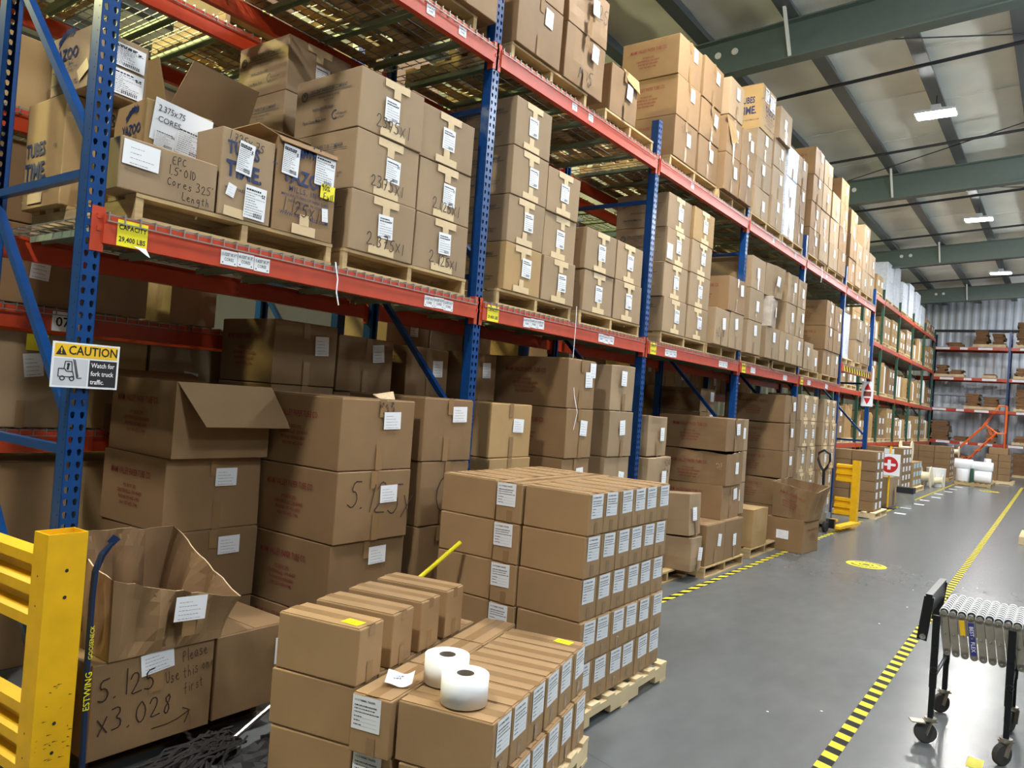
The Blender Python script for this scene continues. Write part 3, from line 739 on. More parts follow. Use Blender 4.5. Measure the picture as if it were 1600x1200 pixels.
# printed cards riding on the beams
def beam_card(l1, l2):
    b = MB(); b.face([(-.037,-.027,0),(.037,-.027,0),(.037,.027,0),(-.037,.027,0)], 0)
    for sx in (-1,1): b.lathe([(0,.0005),(.003,.0005)], 6, (sx*.027,-.019,0), 'z', 1)
    parts = [(b.mesh('k',[M['paper'],M['ink']]), Matrix(), 0)]
    bb = MB(); me = parts[0][0]; bb.v = [tuple(v.co) for v in me.vertices]; bb.f = [tuple(p.vertices) for p in me.polygons]; bb.m = [p.material_index for p in me.polygons]
    for s, y in ((l1,.012),(l2,-.007)):
        t = text_mesh(s, 'ink', .0165, .01, 'CENTER', 0, 1, .82); n = len(bb.v)
        bb.v += [(v.co.x, v.co.y+y, .0006) for v in t.vertices]; bb.f += [tuple(n+i for i in p.vertices) for p in t.polygons]; bb.m += [1]*len(t.polygons)
    return bb.mesh('beam_card', [M['paper'],M['ink']])
CARDS = [beam_card('1.125" X 1"','CORES'), beam_card('6.125" X 3"','CORES'), beam_card('1.625" X 1"','CORES'), beam_card('2.125" X 1"','CORES'), beam_card('5.125" X 3"','CORES'), beam_card('2.375" X 1"','CORES')]
def cap_card():
    bb = MB(); bb.face([(-.065,-.055,0),(.065,-.055,0),(.065,.055,0),(-.065,.055,0)], 0)
    for s, y, sz in (('CAPACITY',.024,.030),('29,400 LBS',-.026,.030)):
        t = text_mesh(s, 'ink', sz, .025, 'CENTER', 0, 1.05, .8); n = len(bb.v)
        bb.v += [(v.co.x, v.co.y+y, .0008) for v in t.vertices]; bb.f += [tuple(n+i for i in p.vertices) for p in t.polygons]; bb.m += [1]*len(t.polygons)
    return bb.mesh('capacity_label', [M['ylab'],M['ink']])
CAP = cap_card()
def on_beam(o, name, me, y, dz=-.06, off=.0145, spin=0):
    c = link(name, me, o, (off, y, dz)); c.rotation_euler = (Euler(ROT['x']).to_matrix() @ Euler((0,0,spin)).to_matrix()).to_euler(); return c
ZM, ZT = 2.33, 4.065
tear = MB().face([(-.02,-.012,.001),(.035,-.014,.001),(.05,-.05,.012),(.03,-.04,.01),(.0,-.02,.004)]).mesh('torn_corner', M['paper'])
for k in range(5):
    o = beam(XF, UY[k]+PW, UY[k+1], ZM, 'orange-red front beam of the middle shelf, %s bay from the yellow guard' % ORD[k+1], 'front beams of the middle shelf')
    on_beam(o, 'capacity_label', CAP, .118 if k == 0 else .11, -.062)
    if k == 0:
        t_ = on_beam(o, 'torn_corner', tear, .145, -.095); t_['label'] = 'torn curled white corner of the yellow capacity label'
    for j, y0 in enumerate(((.58,1.98),(.52,1.62),(.42,1.85),(.40,1.75),(.45,1.5))[k]):
        for i in range(3 if k < 3 else 2): on_beam(o, 'beam_card', CARDS[(j*3+i+k)%6], y0+i*.091, -.070+CR.uniform(-.004,.004), .0146, CR.uniform(-.03,.03)).scale = (1.2,1.25,1)
for k in range(6):
    o = beam(XF, UY[k]+PW, UY[k+1], ZT, 'red front beam of the top shelf, %s bay from the yellow guard' % ORD[k+1], 'front beams of the top shelf')
    for y0 in ((1.8,2.1),(.95,1.2),(.75,),(.9,1.9),(1.1,),(.8,1.5))[k]: on_beam(o, 'beam_card', CARDS[(k+3)%6], y0, -.06, .0146, CR.uniform(-.05,.05))
    beam(XF-RD, UY[k]+PW, UY[k+1], ZT, 'dark red rear beam of the top shelf, %s bay from the yellow guard' % ORD[k+1], 'rear beams of the top shelf', rear=True)
    if k < 5: beam(XF-RD, UY[k]+PW, UY[k+1], ZM, 'dark red rear beam of the middle shelf, %s bay from the yellow guard' % ORD[k+1], 'rear beams of the middle shelf', rear=True)
ZTN = 2.72     # raised beam over the walk-through bay
o = beam(XF, UY[5]+PW, UY[6], ZTN, 'hazard-striped front beam over the walk-through bay', 'tunnel beams', .13)
on_beam(o, 'hazard_tape', MB().face([(-1.1,-.05,0),(1.1,-.05,0),(1.1,.05,0),(-1.1,.05,0)]).mesh('hz', M['hazB']), 1.22, -.065)
beam(XF-RD, UY[5]+PW, UY[6], ZTN, 'rear beam over the walk-through bay', 'tunnel beams', rear=True)
# wire decks
def deck_parts(L):
    wm = MB(); D = RD-.02; r = .0026
    ny = int(L/.066)
    for i in range(ny+1):
        y = .01 + (L-.02)*i/ny; wm.box(-D, .016, y-r, y+r, 0, 2*r); wm.box(.0145, .0145+2*r, y-r, y+r, -.036, 2*r)
    for i in range(12):
        x = -D + D*i/11; wm.box(x-r, x+r, 0, L, -2*r, 0)
    wm.box(.0145+2*r,.0145+4*r,0,L,-.036,-.036+2*r)
    ch = MB().box(-D+.02,-.03,-.028,.028,-.006,-.004).box(-D+.02,-.03,-.028,-.025,-.036,-.004).box(-D+.02,-.03,.025,.028,-.036,-.004).mesh('support_channel', M['deckch'])
    return wm.mesh('wire_mesh', M['wire']), ch
DK = deck_parts(1.215)
def decks(x, y, z, where, group):
    for s in (0, 1):
        o = empty('wire_deck', (x, y+PW+.005+s*1.222, z+.008)); tag(o, 'galvanised wire mesh deck, %s half of %s' % (('near','far')[s], where), 'wire deck', group)
        w_ = link('wire_mesh', DK[0], o); w_['kind'] = 'stuff'
        for q in (.15,.6,1.06): link('support_channel', DK[1], o, (0,q,0))
for k in range(5): decks(XF, UY[k], ZM, 'the middle shelf, %s bay from the yellow guard' % ORD[k+1], 'wire decks of the middle shelf')
for k in range(6): decks(XF, UY[k], ZT, 'the top shelf, %s bay from the yellow guard' % ORD[k+1], 'wire decks of the top shelf')
decks(XF, UY[5], ZTN, 'the raised walk-through shelf', 'wire decks of the tunnel bay')
ZMP, ZTP = ZM+.014, ZT+.014      # pallets stand here
MTOP, TTOP = ZMP+.1165, ZTP+.1165  # loads stand here

# back-to-back row behind: blue bays, then green bays to the far end
XB = -4.62
for k in range(6): frame(XB, UY[k], FM_BLUEF, 'blue upright frame of the row behind, %s from the near end' % ORD[k+1], 'rear row blue frames')
BL = {0:(1.32,2.0,3.05,4.03), 1:(1.32,2.0,3.05,4.03), 2:(2.0,3.05,4.03), 3:(2.0,3.05), 4:(2.0,3.05)}
for k in range(5):
    for z in BL[k]:
        o = beam(XB, UY[k]+PW, UY[k+1], z, 'dark red beam of the row behind at %s, %s bay' % ({1.32:'knee level',2.0:'head level',3.05:'upper level',4.03:'top level'}[z], ORD[k+1]), 'rear row blue-bay beams')
        beam(XB-RD, UY[k]+PW, UY[k+1], z, 'far-side beam of the row behind at %s, %s bay' % ({1.32:'knee level',2.0:'head level',3.05:'upper level',4.03:'top level'}[z], ORD[k+1]), 'rear row far-side beams', rear=True)
        if k == 0 and z == 2.0:
            bb = MB().face([(-.075,-.055,0),(.075,-.055,0),(.075,.055,0),(-.075,.055,0)]).mesh('n', M['paper'])
            on_beam(o, 'number_card', bb, .47, -.06); on_beam(o, 'printed_text', text_mesh('070','ink',.075,.015,'CENTER'), .47, -.065, .0156)
            on_beam(o, 'yellow_card', Q_YEL, .33, -.19).scale = (.11,.09,1)
    for z in BL[k]: decks(XB, UY[k], z, 'rear row %s shelf, %s bay' % ({1.32:'knee-level',2.0:'head-level',3.05:'upper',4.03:'top'}[z], ORD[k+1]), 'rear row wire decks')
GY = [16.7 + 2.7*k for k in range(8)]; GZ = (1.16, 2.55, 4.07, 5.40)
for k, y in enumerate(GY): frame(XB, y, FM_GREEN, 'dark green upright frame of the far rack, %s from the near end' % ORD[k+1], 'green upright frames')
GD = MB().box(-RD,0,0,2.6,-.012,0).mesh('deck', M['wire'])
for k in range(7):
    for i, z in enumerate(GZ):
        beam(XB, GY[k]+PW, GY[k+1], z, 'orange beam of the green rack, %s level, %s bay' % (ORD[i+1], ORD[k+1]), 'front beams of the green rack', .11)
        beam(XB-RD, GY[k]+PW, GY[k+1], z, 'rear beam of the green rack, %s level, %s bay' % (ORD[i+1], ORD[k+1]), 'rear beams of the green rack', .11, rear=True)
        tag(link('deck_panel', GD, None, (XB, GY[k]+.09, z+.013)), 'steel deck panel of the green rack, %s level, %s bay' % (ORD[i+1], ORD[k+1]), 'deck', 'decks of the green rack')

# ------------------------------------------------------------------ open and torn boxes
def open_box(name, loc, yaw, dx, dy, dz, mt, label, tops, flare=(0,0,0,0), n=9, seed=1, jag=.012, group=None, bulge=.02, tilt=(0,0), cat='box'):
    """open-topped carton; tops = wall height at the 4 corners (-x-y, +x-y, +x+y, -x+y); flare pushes each wall's rim out (-y,+x,+y,-x)"""
    rg = random.Random(seed); b = MB()
    c = [(-dx/2,-dy/2),(dx/2,-dy/2),(dx/2,dy/2),(-dx/2,dy/2)]; nr = ((0,-1),(1,0),(0,1),(-1,0)); L = 5; th = .006
    ring = []
    for s in range(4):
        for i in range(n):
            t = i/n; (xa,ya),(xb,yb) = c[s], c[(s+1)%4]
            h = tops[s]*(1-t)+tops[(s+1)%4]*t + (rg.uniform(-jag,jag) if i else 0)
            e = math.sin(PI*t); fl = flare[s]; pv = flare[s-1]
            f0 = (nr[s][0]*fl, nr[s][1]*fl); w0 = 1 if i else .5
            if i == 0: f0 = ((nr[s][0]*fl+nr[s-1][0]*pv), (nr[s][1]*fl+nr[s-1][1]*pv))
            ring.append(((xa+(xb-xa)*t, ya+(yb-ya)*t), h, f0, nr[s], e))
    N = len(ring)
    def P(k, l, inn):
        (x, y), h, f, nrm, e = ring[k % N]; z = dz*h*l/L; q = (l/L)**1.6
        o = bulge*e*math.sin(PI*l/L)*math.sin(k*1.3+seed)
        sh = th if inn else 0
        return (x + f[0]*q + nrm[0]*(o-sh), y + f[1]*q + nrm[1]*(o-sh), z + (.006 if inn and l == 0 else 0))
    for k in range(N):
        for l in range(L):
            b.face([P(k,l,0),P(k+1,l,0),P(k+1,l+1,0),P(k,l+1,0)], 0); b.face([P(k+1,l,1),P(k,l,1),P(k,l+1,1),P(k+1,l+1,1)], 1)
        b.face([P(k,L,0),P(k+1,L,0),P(k+1,L,1),P(k,L,1)], 2)
    b.face([(-dx/2,-dy/2,0),(-dx/2,dy/2,0),(dx/2,dy/2,0),(dx/2,-dy/2,0)], 0); b.face([(-dx/2,-dy/2,.006),(dx/2,-dy/2,.006),(dx/2,dy/2,.006),(-dx/2,dy/2,.006)], 1)
    o = b.build(name, [M[mt], M['inner'], M['edge']]); o.location = loc; o.rotation_euler = (tilt[0], tilt[1], yaw)
    return tag(o, label, cat, group)
def flap(parent, p0, p1, q1, q0, mt='brown', th=.005):
    """a flap: p0-p1 is the hinge, q0-q1 the free edge (parent space)"""
    P = [Vector(p) for p in (p0,p1,q1,q0)]; n = (P[1]-P[0]).cross(P[3]-P[0]).normalized()*th; b = MB()
    A = P; B = [p+n for p in P]
    b.face(A[::-1]); b.face(B)
    for i in range(4): b.face([A[i],A[(i+1)%4],B[(i+1)%4],B[i]])
    return b.build('flap', M[mt], parent)

# ------------------------------------------------------------------ middle shelf loads
GM = 'cartons on the middle shelf'; GP = 'pallets on the middle shelf'
def shelf_pallet(y0, y1, z, label, group, x=XF-.02, wx=1.04): return pallet(x-wx/2, (y0+y1)/2, z, wx, y1-y0, label, group)
shelf_pallet(1.64, 2.72, ZMP, 'worn wooden pallet nearest the yellow capacity label', GP)
xf = -3.27
# near pallet of odd boxes
o = carton(xf, 1.56, 2.01, MTOP, .225, 'plain', 'low tan box hand-marked EPC on the near end of the middle shelf', GM, depth=.20, deco=False)
d = (.20,.45,.225)
part(o,'paper_label',PL['plain'],'x',d,-.14,.045,.16,.105,-.03,.006); part(o,'handwriting',hand_mesh(['_EPC','1.5"OID','Cores 325\'','____Length'],.036,.0035,4),'x',d,-.02,.055)
o = carton(-3.495, 1.775, 2.10, MTOP+.195, .305, 'plain', 'half-open box with CORES sheet lying behind the low marked box', GM, depth=.32, deco=False, mt='kraft', yaw=-.04)
d = (.32,.325,.305)
sh = part(o,'paper_sheet',quadmesh('paper_sheet','paper'),'x',d,.01,.055,.29,.20,-.10,.006); part(o,'printed_text',text_mesh('2.375x.75','ink',.042,.0,'CENTER',0,1,.8),'x',d,-.045,.115,1,1,-.10,.010); part(o,'printed_text',text_mesh('CORES','ink',.038,.0,'CENTER',0,1,.95),'x',d,-.055,.065,1,1,-.10,.010)
part(o,'paper_label',PL['ship'],'x',d,-.07,-.02,.10,.08,-.08,.009); part(o,'paper_label',PL['bigb'],'x',d,.06,.0,.15,.13,-.10,.008); part(o,'printed_text',PRINT['yazoo'],'y',d,.03,.0,.62,.62)
carton(-3.50, 1.76, 2.0, MTOP, .192, 'plain', 'flat kraft box under the half-open CORES box', GM, depth=.30, deco=False, mt='kraft')
o = carton(xf, 2.02, 2.31, MTOP, .42, 'plain', 'tall carton printed TUBES TIME with two stickers on middle shelf', GM, depth=.34, deco=False)
d = (.34,.29,.42)
part(o,'printed_text',PRINT['tubes'],'x',d,.01,.04,.92,1.0); part(o,'paper_label',PL['big'],'x',d,-.02,.085,.085,.155,-.10,.0078); part(o,'paper_label',PL['bigb'],'x',d,.05,-.115,.12,.16,-.03,.0078)
part(o,'paper_label',PL['plain'],'x',d,-.085,-.085,.045,.06,-.25,.0078); part(o,'handwriting',hand_mesh(['1.725x.75'],.05,.005,6),'x',d,-.12,.155,.8,.8,-.10); part(o,'packing_tape',Q_MASK,'x',d,-.06,-.185,.11,.045,-.05)
o = open_box('carton', (xf-.18, 2.515, MTOP), 0, .36, .385, .475, 'brown', 'open carton marked 1.125X1 with yellow ninety-percent-full sticker', (1,1,1,1), seed=3, jag=.004, group=GM, bulge=.004)
d = (.36,.385,.475)
part(o,'printed_text',PRINT['yazoo'],'x',d,.0,.02,1.0,1.0,0,.006); part(o,'paper_label',PL['big'],'x',d,-.11,.125,.10,.15,-.04,.008); part(o,'paper_label',PL['bigb'],'x',d,.11,.13,.13,.16,-.02,.008)
part(o,'yellow_sticker',Q_YEL,'x',d,.135,.025,.095,.075,-.02,.010); part(o,'handwriting',hand_mesh(['90%','_Full'],.032,.004,9,'ink'),'x',d,.09,.03,1,1,0,.012)
part(o,'handwriting',hand_mesh(['1.125x1'],.075,.006,10),'x',d,-.15,-.13,.9,.9,-.08,.008); part(o,'packing_tape',Q_MASK,'x',d,.0,-.21,.15,.05,0,.007); part(o,'packing_tape',Q_MASK,'x',d,.0,-.16,.06,.06,0,.007)
part(o,'paper_label',PL['plain'],'x',d,.13,-.10,.04,.07,.1,.008)
flap(o, (-.18,-.19,.475),(.18,-.19,.475),(.17,-.30,.50),(-.17,-.30,.50)); flap(o, (.18,-.19,.472),(.18,.19,.472),(.20,.18,.445),(.20,-.18,.445)); flap(o, (-.18,.19,.475),(-.18,-.19,.475),(-.02,-.17,.56),(-.02,.17,.56), 'inner')
# the left end: tall TUBES TIME box, YAZOO box on top, small box
o = carton(-3.925, 1.60, 1.98, MTOP, .54, 'plain', 'tall carton printed TUBES TIME at the shelf end behind the first upright', GM, depth=.42, deco=False, mt='kraft')
d = (.42,.38,.54); part(o,'printed_text',PRINT['tubes'],'y',d,-.03,-.06,1.1,1.1); part(o,'handwriting',hand_mesh(['4.3'],.06,.006,3),'x',d,-.05,.17); part(o,'packing_tape',Q_MASK,'y',d,-.05,-.22,.16,.05)
o = carton(-3.765, 1.61, 1.89, MTOP+.543, .29, 'plain', 'carton printed YAZOO with paper sheets, on top of the tall box', GM, depth=.37, deco=False, mt='tan', yaw=.03)
d = (.37,.28,.29); part(o,'printed_text',PRINT['yazoo'],'y',d,-.04,.02,.8,.72); part(o,'paper_label',PL['big'],'x',d,.02,.06,.20,.11,-.03,.0078); part(o,'paper_label',PL['bigb'],'x',d,.02,-.07,.20,.12,-.03,.0078)
b_ = part(o,'clear_tape',Q_MASK,'y',d,.14,-.06,.10,.06,.5)
carton(-3.62, 1.66, 1.74, MTOP, .20, 'plain', 'small pale carton leaning behind the first upright', GM, depth=.14, deco=False, mt='kraft')
for k, lb in enumerate(('bottom','second','third','top')):
    carton(-4.06, 2.91, 3.42, MTOP+k*.356, .354, 'cres', '%s printed carton of the stack at the back of the shelf' % lb, GM, depth=.52, mt='tan')
o = open_box('carton', (-4.09, 2.30, MTOP), 0, .42, .46, .62, 'brown', 'big open brown box with raised flaps behind the shelf boxes', (1,1,1,1), seed=6, jag=.003, group=GM, bulge=.01)
flap(o, (-.21,-.23,.62),(.21,-.23,.62),(.22,-.30,.86),(-.22,-.30,.86), 'inner'); flap(o, (.21,-.23,.62),(.21,.23,.62),(.30,.24,.86),(.30,-.16,.88), 'brown'); flap(o, (-.21,.23,.62),(-.21,-.23,.62),(-.24,-.23,.88),(-.24,.23,.88), 'inner')
# pallet B..H
shelf_pallet(2.80, 3.86, ZMP, 'wooden pallet under marked tan cartons left of the second upright', GP)
S = stack('on middle shelf left of second upright', xf, [(2.82,3.335,[.34,.345,.345],'cres'),(3.345,3.85,[.34,.34,.33],'cres')], MTOP, .57, GM)
for q, (o, s) in enumerate(zip(S, ['2.375x1','2375x1','2375x1','2.125x1','2.125x1',''])):
    if s: part(o,'handwriting',hand_mesh([s],.075,.0065,20+q),'x',(.57,.5,.34),-.13 if q < 3 else -.12,-.125,.95,.9,-.02,.007)
CL = 'on middle shelf right of second upright'
shelf_pallet(4.20, 5.19, ZMP, 'wooden pallet just right of the second upright on middle shelf', GP)
stack(CL, xf, [(4.25,4.715,[.345,.34,.35,.35],'cres',{'kinds':{0:'kraft'}}),(4.725,5.19,[.34,.34,.34],'cres')], MTOP, .57, GM)
shelf_pallet(5.32, 6.40, ZMP, 'wooden pallet with four tan cartons left of third upright', GP)
stack('on middle shelf left of third upright', xf, [(5.33,5.85,[.345,.345],'cres'),(5.87,6.39,[.35,.345],'cres')], MTOP, .57, GM)
shelf_pallet(6.86, 8.0, ZMP, 'wooden pallet just right of the third upright on middle shelf', GP)
S = stack('on middle shelf right of third upright', xf, [(6.84,7.41,[.345,.345,.345,.345],'cres'),(7.43,8.0,[.345,.345,.345,.35],'cres',{'kinds':{3:'kraft'}})], MTOP, .57, GM)
part(S[2],'paper_label',PL['plain'],'x',(.57,.56,.34),-.21,-.06,.13,.15,0,.006)
FL = 'on middle shelf around fourth upright'
shelf_pallet(8.03, 8.97, ZMP, 'wooden pallet under plain cartons left of fourth upright', GP); shelf_pallet(9.12, 10.25, ZMP, 'wooden pallet just right of the fourth upright on middle shelf', GP)
S = stack(FL, xf+.07, [(8.05,8.49,[.41],'plain'),(8.51,8.96,[.42],'plain'),(8.40,8.97,[.40],'mv',{'z0':MTOP+.42}),(9.13,9.64,[.41,.39,.40],'plain')], MTOP, .60, GM)
part(S[0],'handwriting',hand_mesh(['42.6@'],.10,.008,31),'x',(.6,.55,.41),-.18,-.12,.9,1,0,.008)
GL = 'on middle shelf left of fifth upright'
shelf_pallet(10.36, 11.49, ZMP, 'dark wooden pallet left of the fifth upright on middle shelf', GP)
stack(GL, xf+.07, [(9.82,10.37,[.41],'plain'),(10.40,10.93,[.41],'plain'),(10.95,11.49,[.41],'plain')], MTOP, .60, GM)
o = carton(xf+.05, 9.84, 10.30, MTOP+.41, .40, 'plain', 'sagging box in clear plastic bag on middle shelf', GM, depth=.45, crush=.02, yaw=.18)
bg = MB(); me = box_mesh(.47,.49,.40,'clearbag',0,.006,.012); link('plastic_bag', me, o, (0,0,.001))
carton(xf+.05, 9.80, 10.36, MTOP+.825, .42, 'plain', 'crumpled tilted tan box above the plastic-bagged box', GM, depth=.45, crush=.02, yaw=-.12, tilt=.05)
stack('upper rows left of fifth upright', xf+.07, [(10.60,11.06,[.42,.42],'plain',{'crush':{1:.02}}),(11.08,11.48,[.42,.41],'plain',{'crush':{1:.015}})], MTOP+.412, .55, GM)
HL = 'on middle shelf left of sixth upright'
shelf_pallet(11.62, 12.7, ZMP, 'wooden pallet just right of the fifth upright on middle shelf', GP); shelf_pallet(12.9, 13.95, ZMP, 'wooden pallet under six brown cartons left of sixth upright', GP)
stack('low pair right of fifth upright, middle shelf', xf, [(11.78,12.25,[.41],'plain'),(12.27,12.62,[.34],'plain')], MTOP, .55, GM)
stack(HL, xf, [(12.92,13.44,[.40,.39,.42],'mv'),(13.46,13.97,[.40,.38,.41],'mv',{'kinds':{0:'plain'}})], MTOP, .66, GM)
# raised walk-through bay
small_pallet(XF-.55, 14.6, ZTN+.014, 1.04, .9, 'empty pallet at the near end of the raised walk-through shelf', 'pallets over the walk-through')
small_pallet(XF-.55, 15.8, ZTN+.014, 1.04, 1.2, 'pallet under six cartons on the raised walk-through shelf', 'pallets over the walk-through')
stack('on raised walk-through shelf', xf, [(15.15,15.62,[.40,.40],'plain',{'depth':.8}),(15.64,16.0,[.40,.38],'plain'),(16.02,16.4,[.40,.38],'plain')], ZTN+.13, .6, 'cartons over the walk-through')
o = carton(xf-.1, 14.25, 15.05, ZTN+.13, .85, 'plain', 'stretch-wrapped white bundle on the raised walk-through shelf', 'cartons over the walk-through', depth=.7, mt='wrap', crush=.015, deco=False, name='wrapped_bundle', cat='bundle')

# ------------------------------------------------------------------ top shelf loads
GT = 'cartons on the top shelf'; GTP = 'pallets on the top shelf'
shelf_pallet(2.75, 3.78, ZTP, 'pallet above the second upright on the top shelf', GTP)
stack('top shelf above the second upright', xf+.03, [(2.78,3.3,[.4],'mv'),(3.34,3.93,[.42],'mv')], TTOP, .80, GT)
shelf_pallet(4.17, 5.20, ZTP, 'pallet right of the second upright on the top shelf', GTP)
S = stack('top shelf right of second upright', xf+.02, [(4.16,4.74,[.43,.42],'mv'),(4.82,5.42,[.44,.42],'mv',{'crush':{0:.015,1:.02}})], TTOP, .62, GT)
part(S[2],'handwriting',hand_mesh(['M@5'],.11,.008,41),'x',(.6,.6,.44),-.10,-.15,1,1,-.1,.02); part(S[3],'handwriting',hand_mesh(['S125'],.11,.008,42),'x',(.6,.6,.42),.0,-.02,1,1,0,.022)
shelf_pallet(5.50, 6.42, ZTP, 'pallet left of the third upright on the top shelf', GTP)
o = carton(xf, 5.56, 6.04, TTOP, .42, 'mv', 'lone tan box with peeling flap on top shelf left of third upright', GT, depth=.40, crush=.008)
flap(o, (.20,.24,.42),(.20,-.05,.43),(.215,.02,.34),(.22,.24,.30), 'kraft')
carton(xf-.42, 5.60, 6.12, TTOP, .66, 'kraft', 'yellowish taller box behind the lone tan box on top shelf', GT, depth=.42, deco=False)
shelf_pallet(6.80, 8.02, ZTP, 'pallet right of the third upright on the top shelf', GTP)
S = stack('top shelf right of third upright', xf, [(6.85,7.41,[.41,.405,.405],'mv'),(7.45,8.0,[.41,.40,.44],'mv',{'crush':{1:.015}})], TTOP+.01, .64, GT)
part(S[0],'handwriting',hand_mesh(['42.6@8'],.085,.006,44),'x',(.64,.56,.41),-.15,.08,.8,.8,-.05,.008)
shelf_pallet(8.08, 8.97, ZTP, 'pallet left of the fourth upright on the top shelf', GTP); shelf_pallet(9.15, 10.36, ZTP, 'pallet right of the fourth upright on the top shelf', GTP)
S = stack('top shelf left of fourth upright', xf+.05, [(8.08,8.52,[.42,.42,.42],'mv',{'kinds':{2:'plain'}}),(8.54,8.97,[.42,.42],'mv')], TTOP, .55, GT)
flap(S[1], (.275,-.26,.40),(.275,.0,.40),(.31,.05,.18),(.30,-.10,.10), 'kraft')
stack('top shelf right of fourth upright', xf, [(9.22,9.80,[.36,.36,.36],'plain'),(9.86,10.36,[.40,.40,.36],'plain')], TTOP, .55, GT)
o = carton(xf, 9.26, 9.80, TTOP+1.082, .56, 'plain', 'carton printed TUBES TIME standing high on the top shelf', GT, depth=.32, deco=False, mt='kraft')
d = (.32,.54,.56); part(o,'printed_text',PRINT['tubes'],'y',d,.02,-.02,1.0,1.3); part(o,'printed_text',PRINT['yazoo'],'x',d,.05,-.03,1.2,1.1); part(o,'paper_label',PL['big'],'x',d,-.1,.17,.15,.17,0,.008); part(o,'paper_label',PL['bigb'],'x',d,.12,.14,.2,.2,0,.008)
carton(xf+.03, 9.92, 10.42, TTOP+1.162, .42, 'plain', 'taped carton high on the top shelf beside the TUBES TIME box', GT, depth=.5)
shelf_pallet(10.45, 11.42, ZTP, 'pallet left of the fifth upright on the top shelf', GTP); shelf_pallet(11.68, 12.72, ZTP, 'pallet right of the fifth upright on the top shelf', GTP)
shelf_pallet(12.85, 13.92, ZTP, 'pallet left of the sixth upright on the top shelf', GTP); shelf_pallet(14.15, 15.2, ZTP, 'pallet right of the sixth upright on the top shelf', GTP); shelf_pallet(15.3, 16.4, ZTP, 'pallet at the far end of the top shelf', GTP)
stack('top shelf left of fifth upright', xf, [(10.44,10.93,[.42,.40,.42],'plain',{'mt':'wrap'}),(10.95,11.42,[.42,.42,.42],'mv')], TTOP, .55, GT)
stack('top shelf right of fifth upright', xf, [(11.72,12.24,[.40,.40,.40,.42],'mv'),(12.26,12.78,[.40,.40,.41,.38],'plain')], TTOP, .60, GT)
stack('top shelf left of sixth upright', xf, [(12.86,13.40,[.40,.41,.42],'plain'),(13.42,13.96,[.40,.40,.42,.40],'mv')], TTOP, .60, GT)
stack('top shelf right of sixth upright', xf, [(14.2,14.70,[.42,.42,.43],'mv'),(14.72,15.18,[.40,.40],'plain')], TTOP, .60, GT)
stack('far end of the top shelf', xf, [(15.32,15.84,[.40,.42,.44],'plain'),(15.86,16.40,[.40,.42],'plain')], TTOP, .60, GT)

# ------------------------------------------------------------------ floor level: big cartons under the shelf
GF = 'big cartons on the floor under the shelf'; GFP = 'floor pallets'
def mv_stack(where, xf, y0, y1, zs, depth, kinds=None, crush={}, skip=(), mt=None, hand={}, yaw=0):
    out = []
    n = len(zs)-1
    for i in range(n):
        if i in skip: continue
        nm = 'bottom' if i == 0 else ('top' if i == n-1 else ORD[i+1]+' up')
        o = carton(xf+CR.uniform(-.012,.012), y0, y1, zs[i], zs[i+1]-zs[i]-.003, kinds or 'mv', 'big brown paper-tube carton, %s, %s' % (nm, where), GF, depth=depth, crush=crush.get(i,0), mt=mt, yaw=yaw+CR.uniform(-.02,.02), seam='x' if i == n-1 else None)
        out.append(o)
    return out
# first stack, with the open box on top
MVLAB[:] = [.135,.10]
pallet(-4.12, 2.46, 0, .62, .62, 'pallet under the nearest floor stack of big cartons', GFP)
S = mv_stack('nearest floor stack', -3.79, 2.17, 2.76, (.12,.45,.85), .64)
c0 = carton(-3.80, 2.17, 2.76, .85, .397, 'mv', 'big brown carton with white label under the open-flap box', GF, depth=.64, yaw=.02)
o = open_box('carton', (-3.75-.33, 2.465, 1.25), 0, .66, .59, .405, 'brown', 'open carton with hanging front flap beside the caution sign', (1,1,1,1), seed=12, jag=.002, group=GF, bulge=.006)
d = (.66,.59,.405); part(o,'printed_text',PRINT['mv'],'y',d,-.04,.09,.95,1.0,0,.006)
flap(o, (.33,-.29,.405),(.33,.29,.405),(.48,.33,.18),(.48,-.20,.18)); flap(o, (-.33,.29,.405),(-.33,-.29,.405),(-.50,-.28,.45),(-.50,.28,.45))
# second stack
pallet(-3.56, 3.08, 0, .8, .62, 'pallet under the second floor stack of big cartons', GFP)
S = mv_stack('second floor stack', -3.18, 2.79, 3.36, (.12,.43,.83,1.23,1.635), .74, yaw=.0)
part(S[2],'handwriting',hand_mesh(['5.125x'],.165,.007,51),'x',(.74,.57,.4),-.215,.0,.92,1,-.20,.0065)
tr = MB(); rg = random.Random(4)
for k in range(26): x = rg.uniform(-.06,.06); y = -rg.random()*.2*(1-abs(x)/.07); tr.face([(x-.005,y,0),(x+.005,y-.01,0),(x+.004,y+.012,0)])
part(S[3],'torn_patch',tr.mesh('torn_patch',M['marker']),'x',(.74,.57,.4),.05,.19,1,1,0,.006)
flap(S[3], (.36,.00,.404),(.36,.12,.404),(.33,.13,.45),(.28,.02,.425), 'edge')
# third and fourth stacks
pallet(-3.72, 3.71, 0, 1.1, .44, 'narrow pallet under the third floor stack', GFP); pallet(-3.72, 4.52, 0, 1.0, .9, 'pallet behind the tall foreground stack', GFP)
S = mv_stack('third floor stack', -3.17, 3.45, 3.90, (.12,.47,.87,1.27,1.665), .70, yaw=-.01)
part(S[2],'handwriting',hand_mesh(['C'],.22,.008,53),'x',(.7,.5,.4),-.1,-.14,1,1,0,.006)
mv_stack('fourth floor stack', -3.30, 4.28, 4.80, (.12,.46,.86,1.26,1.655), .50, mt='kraft')
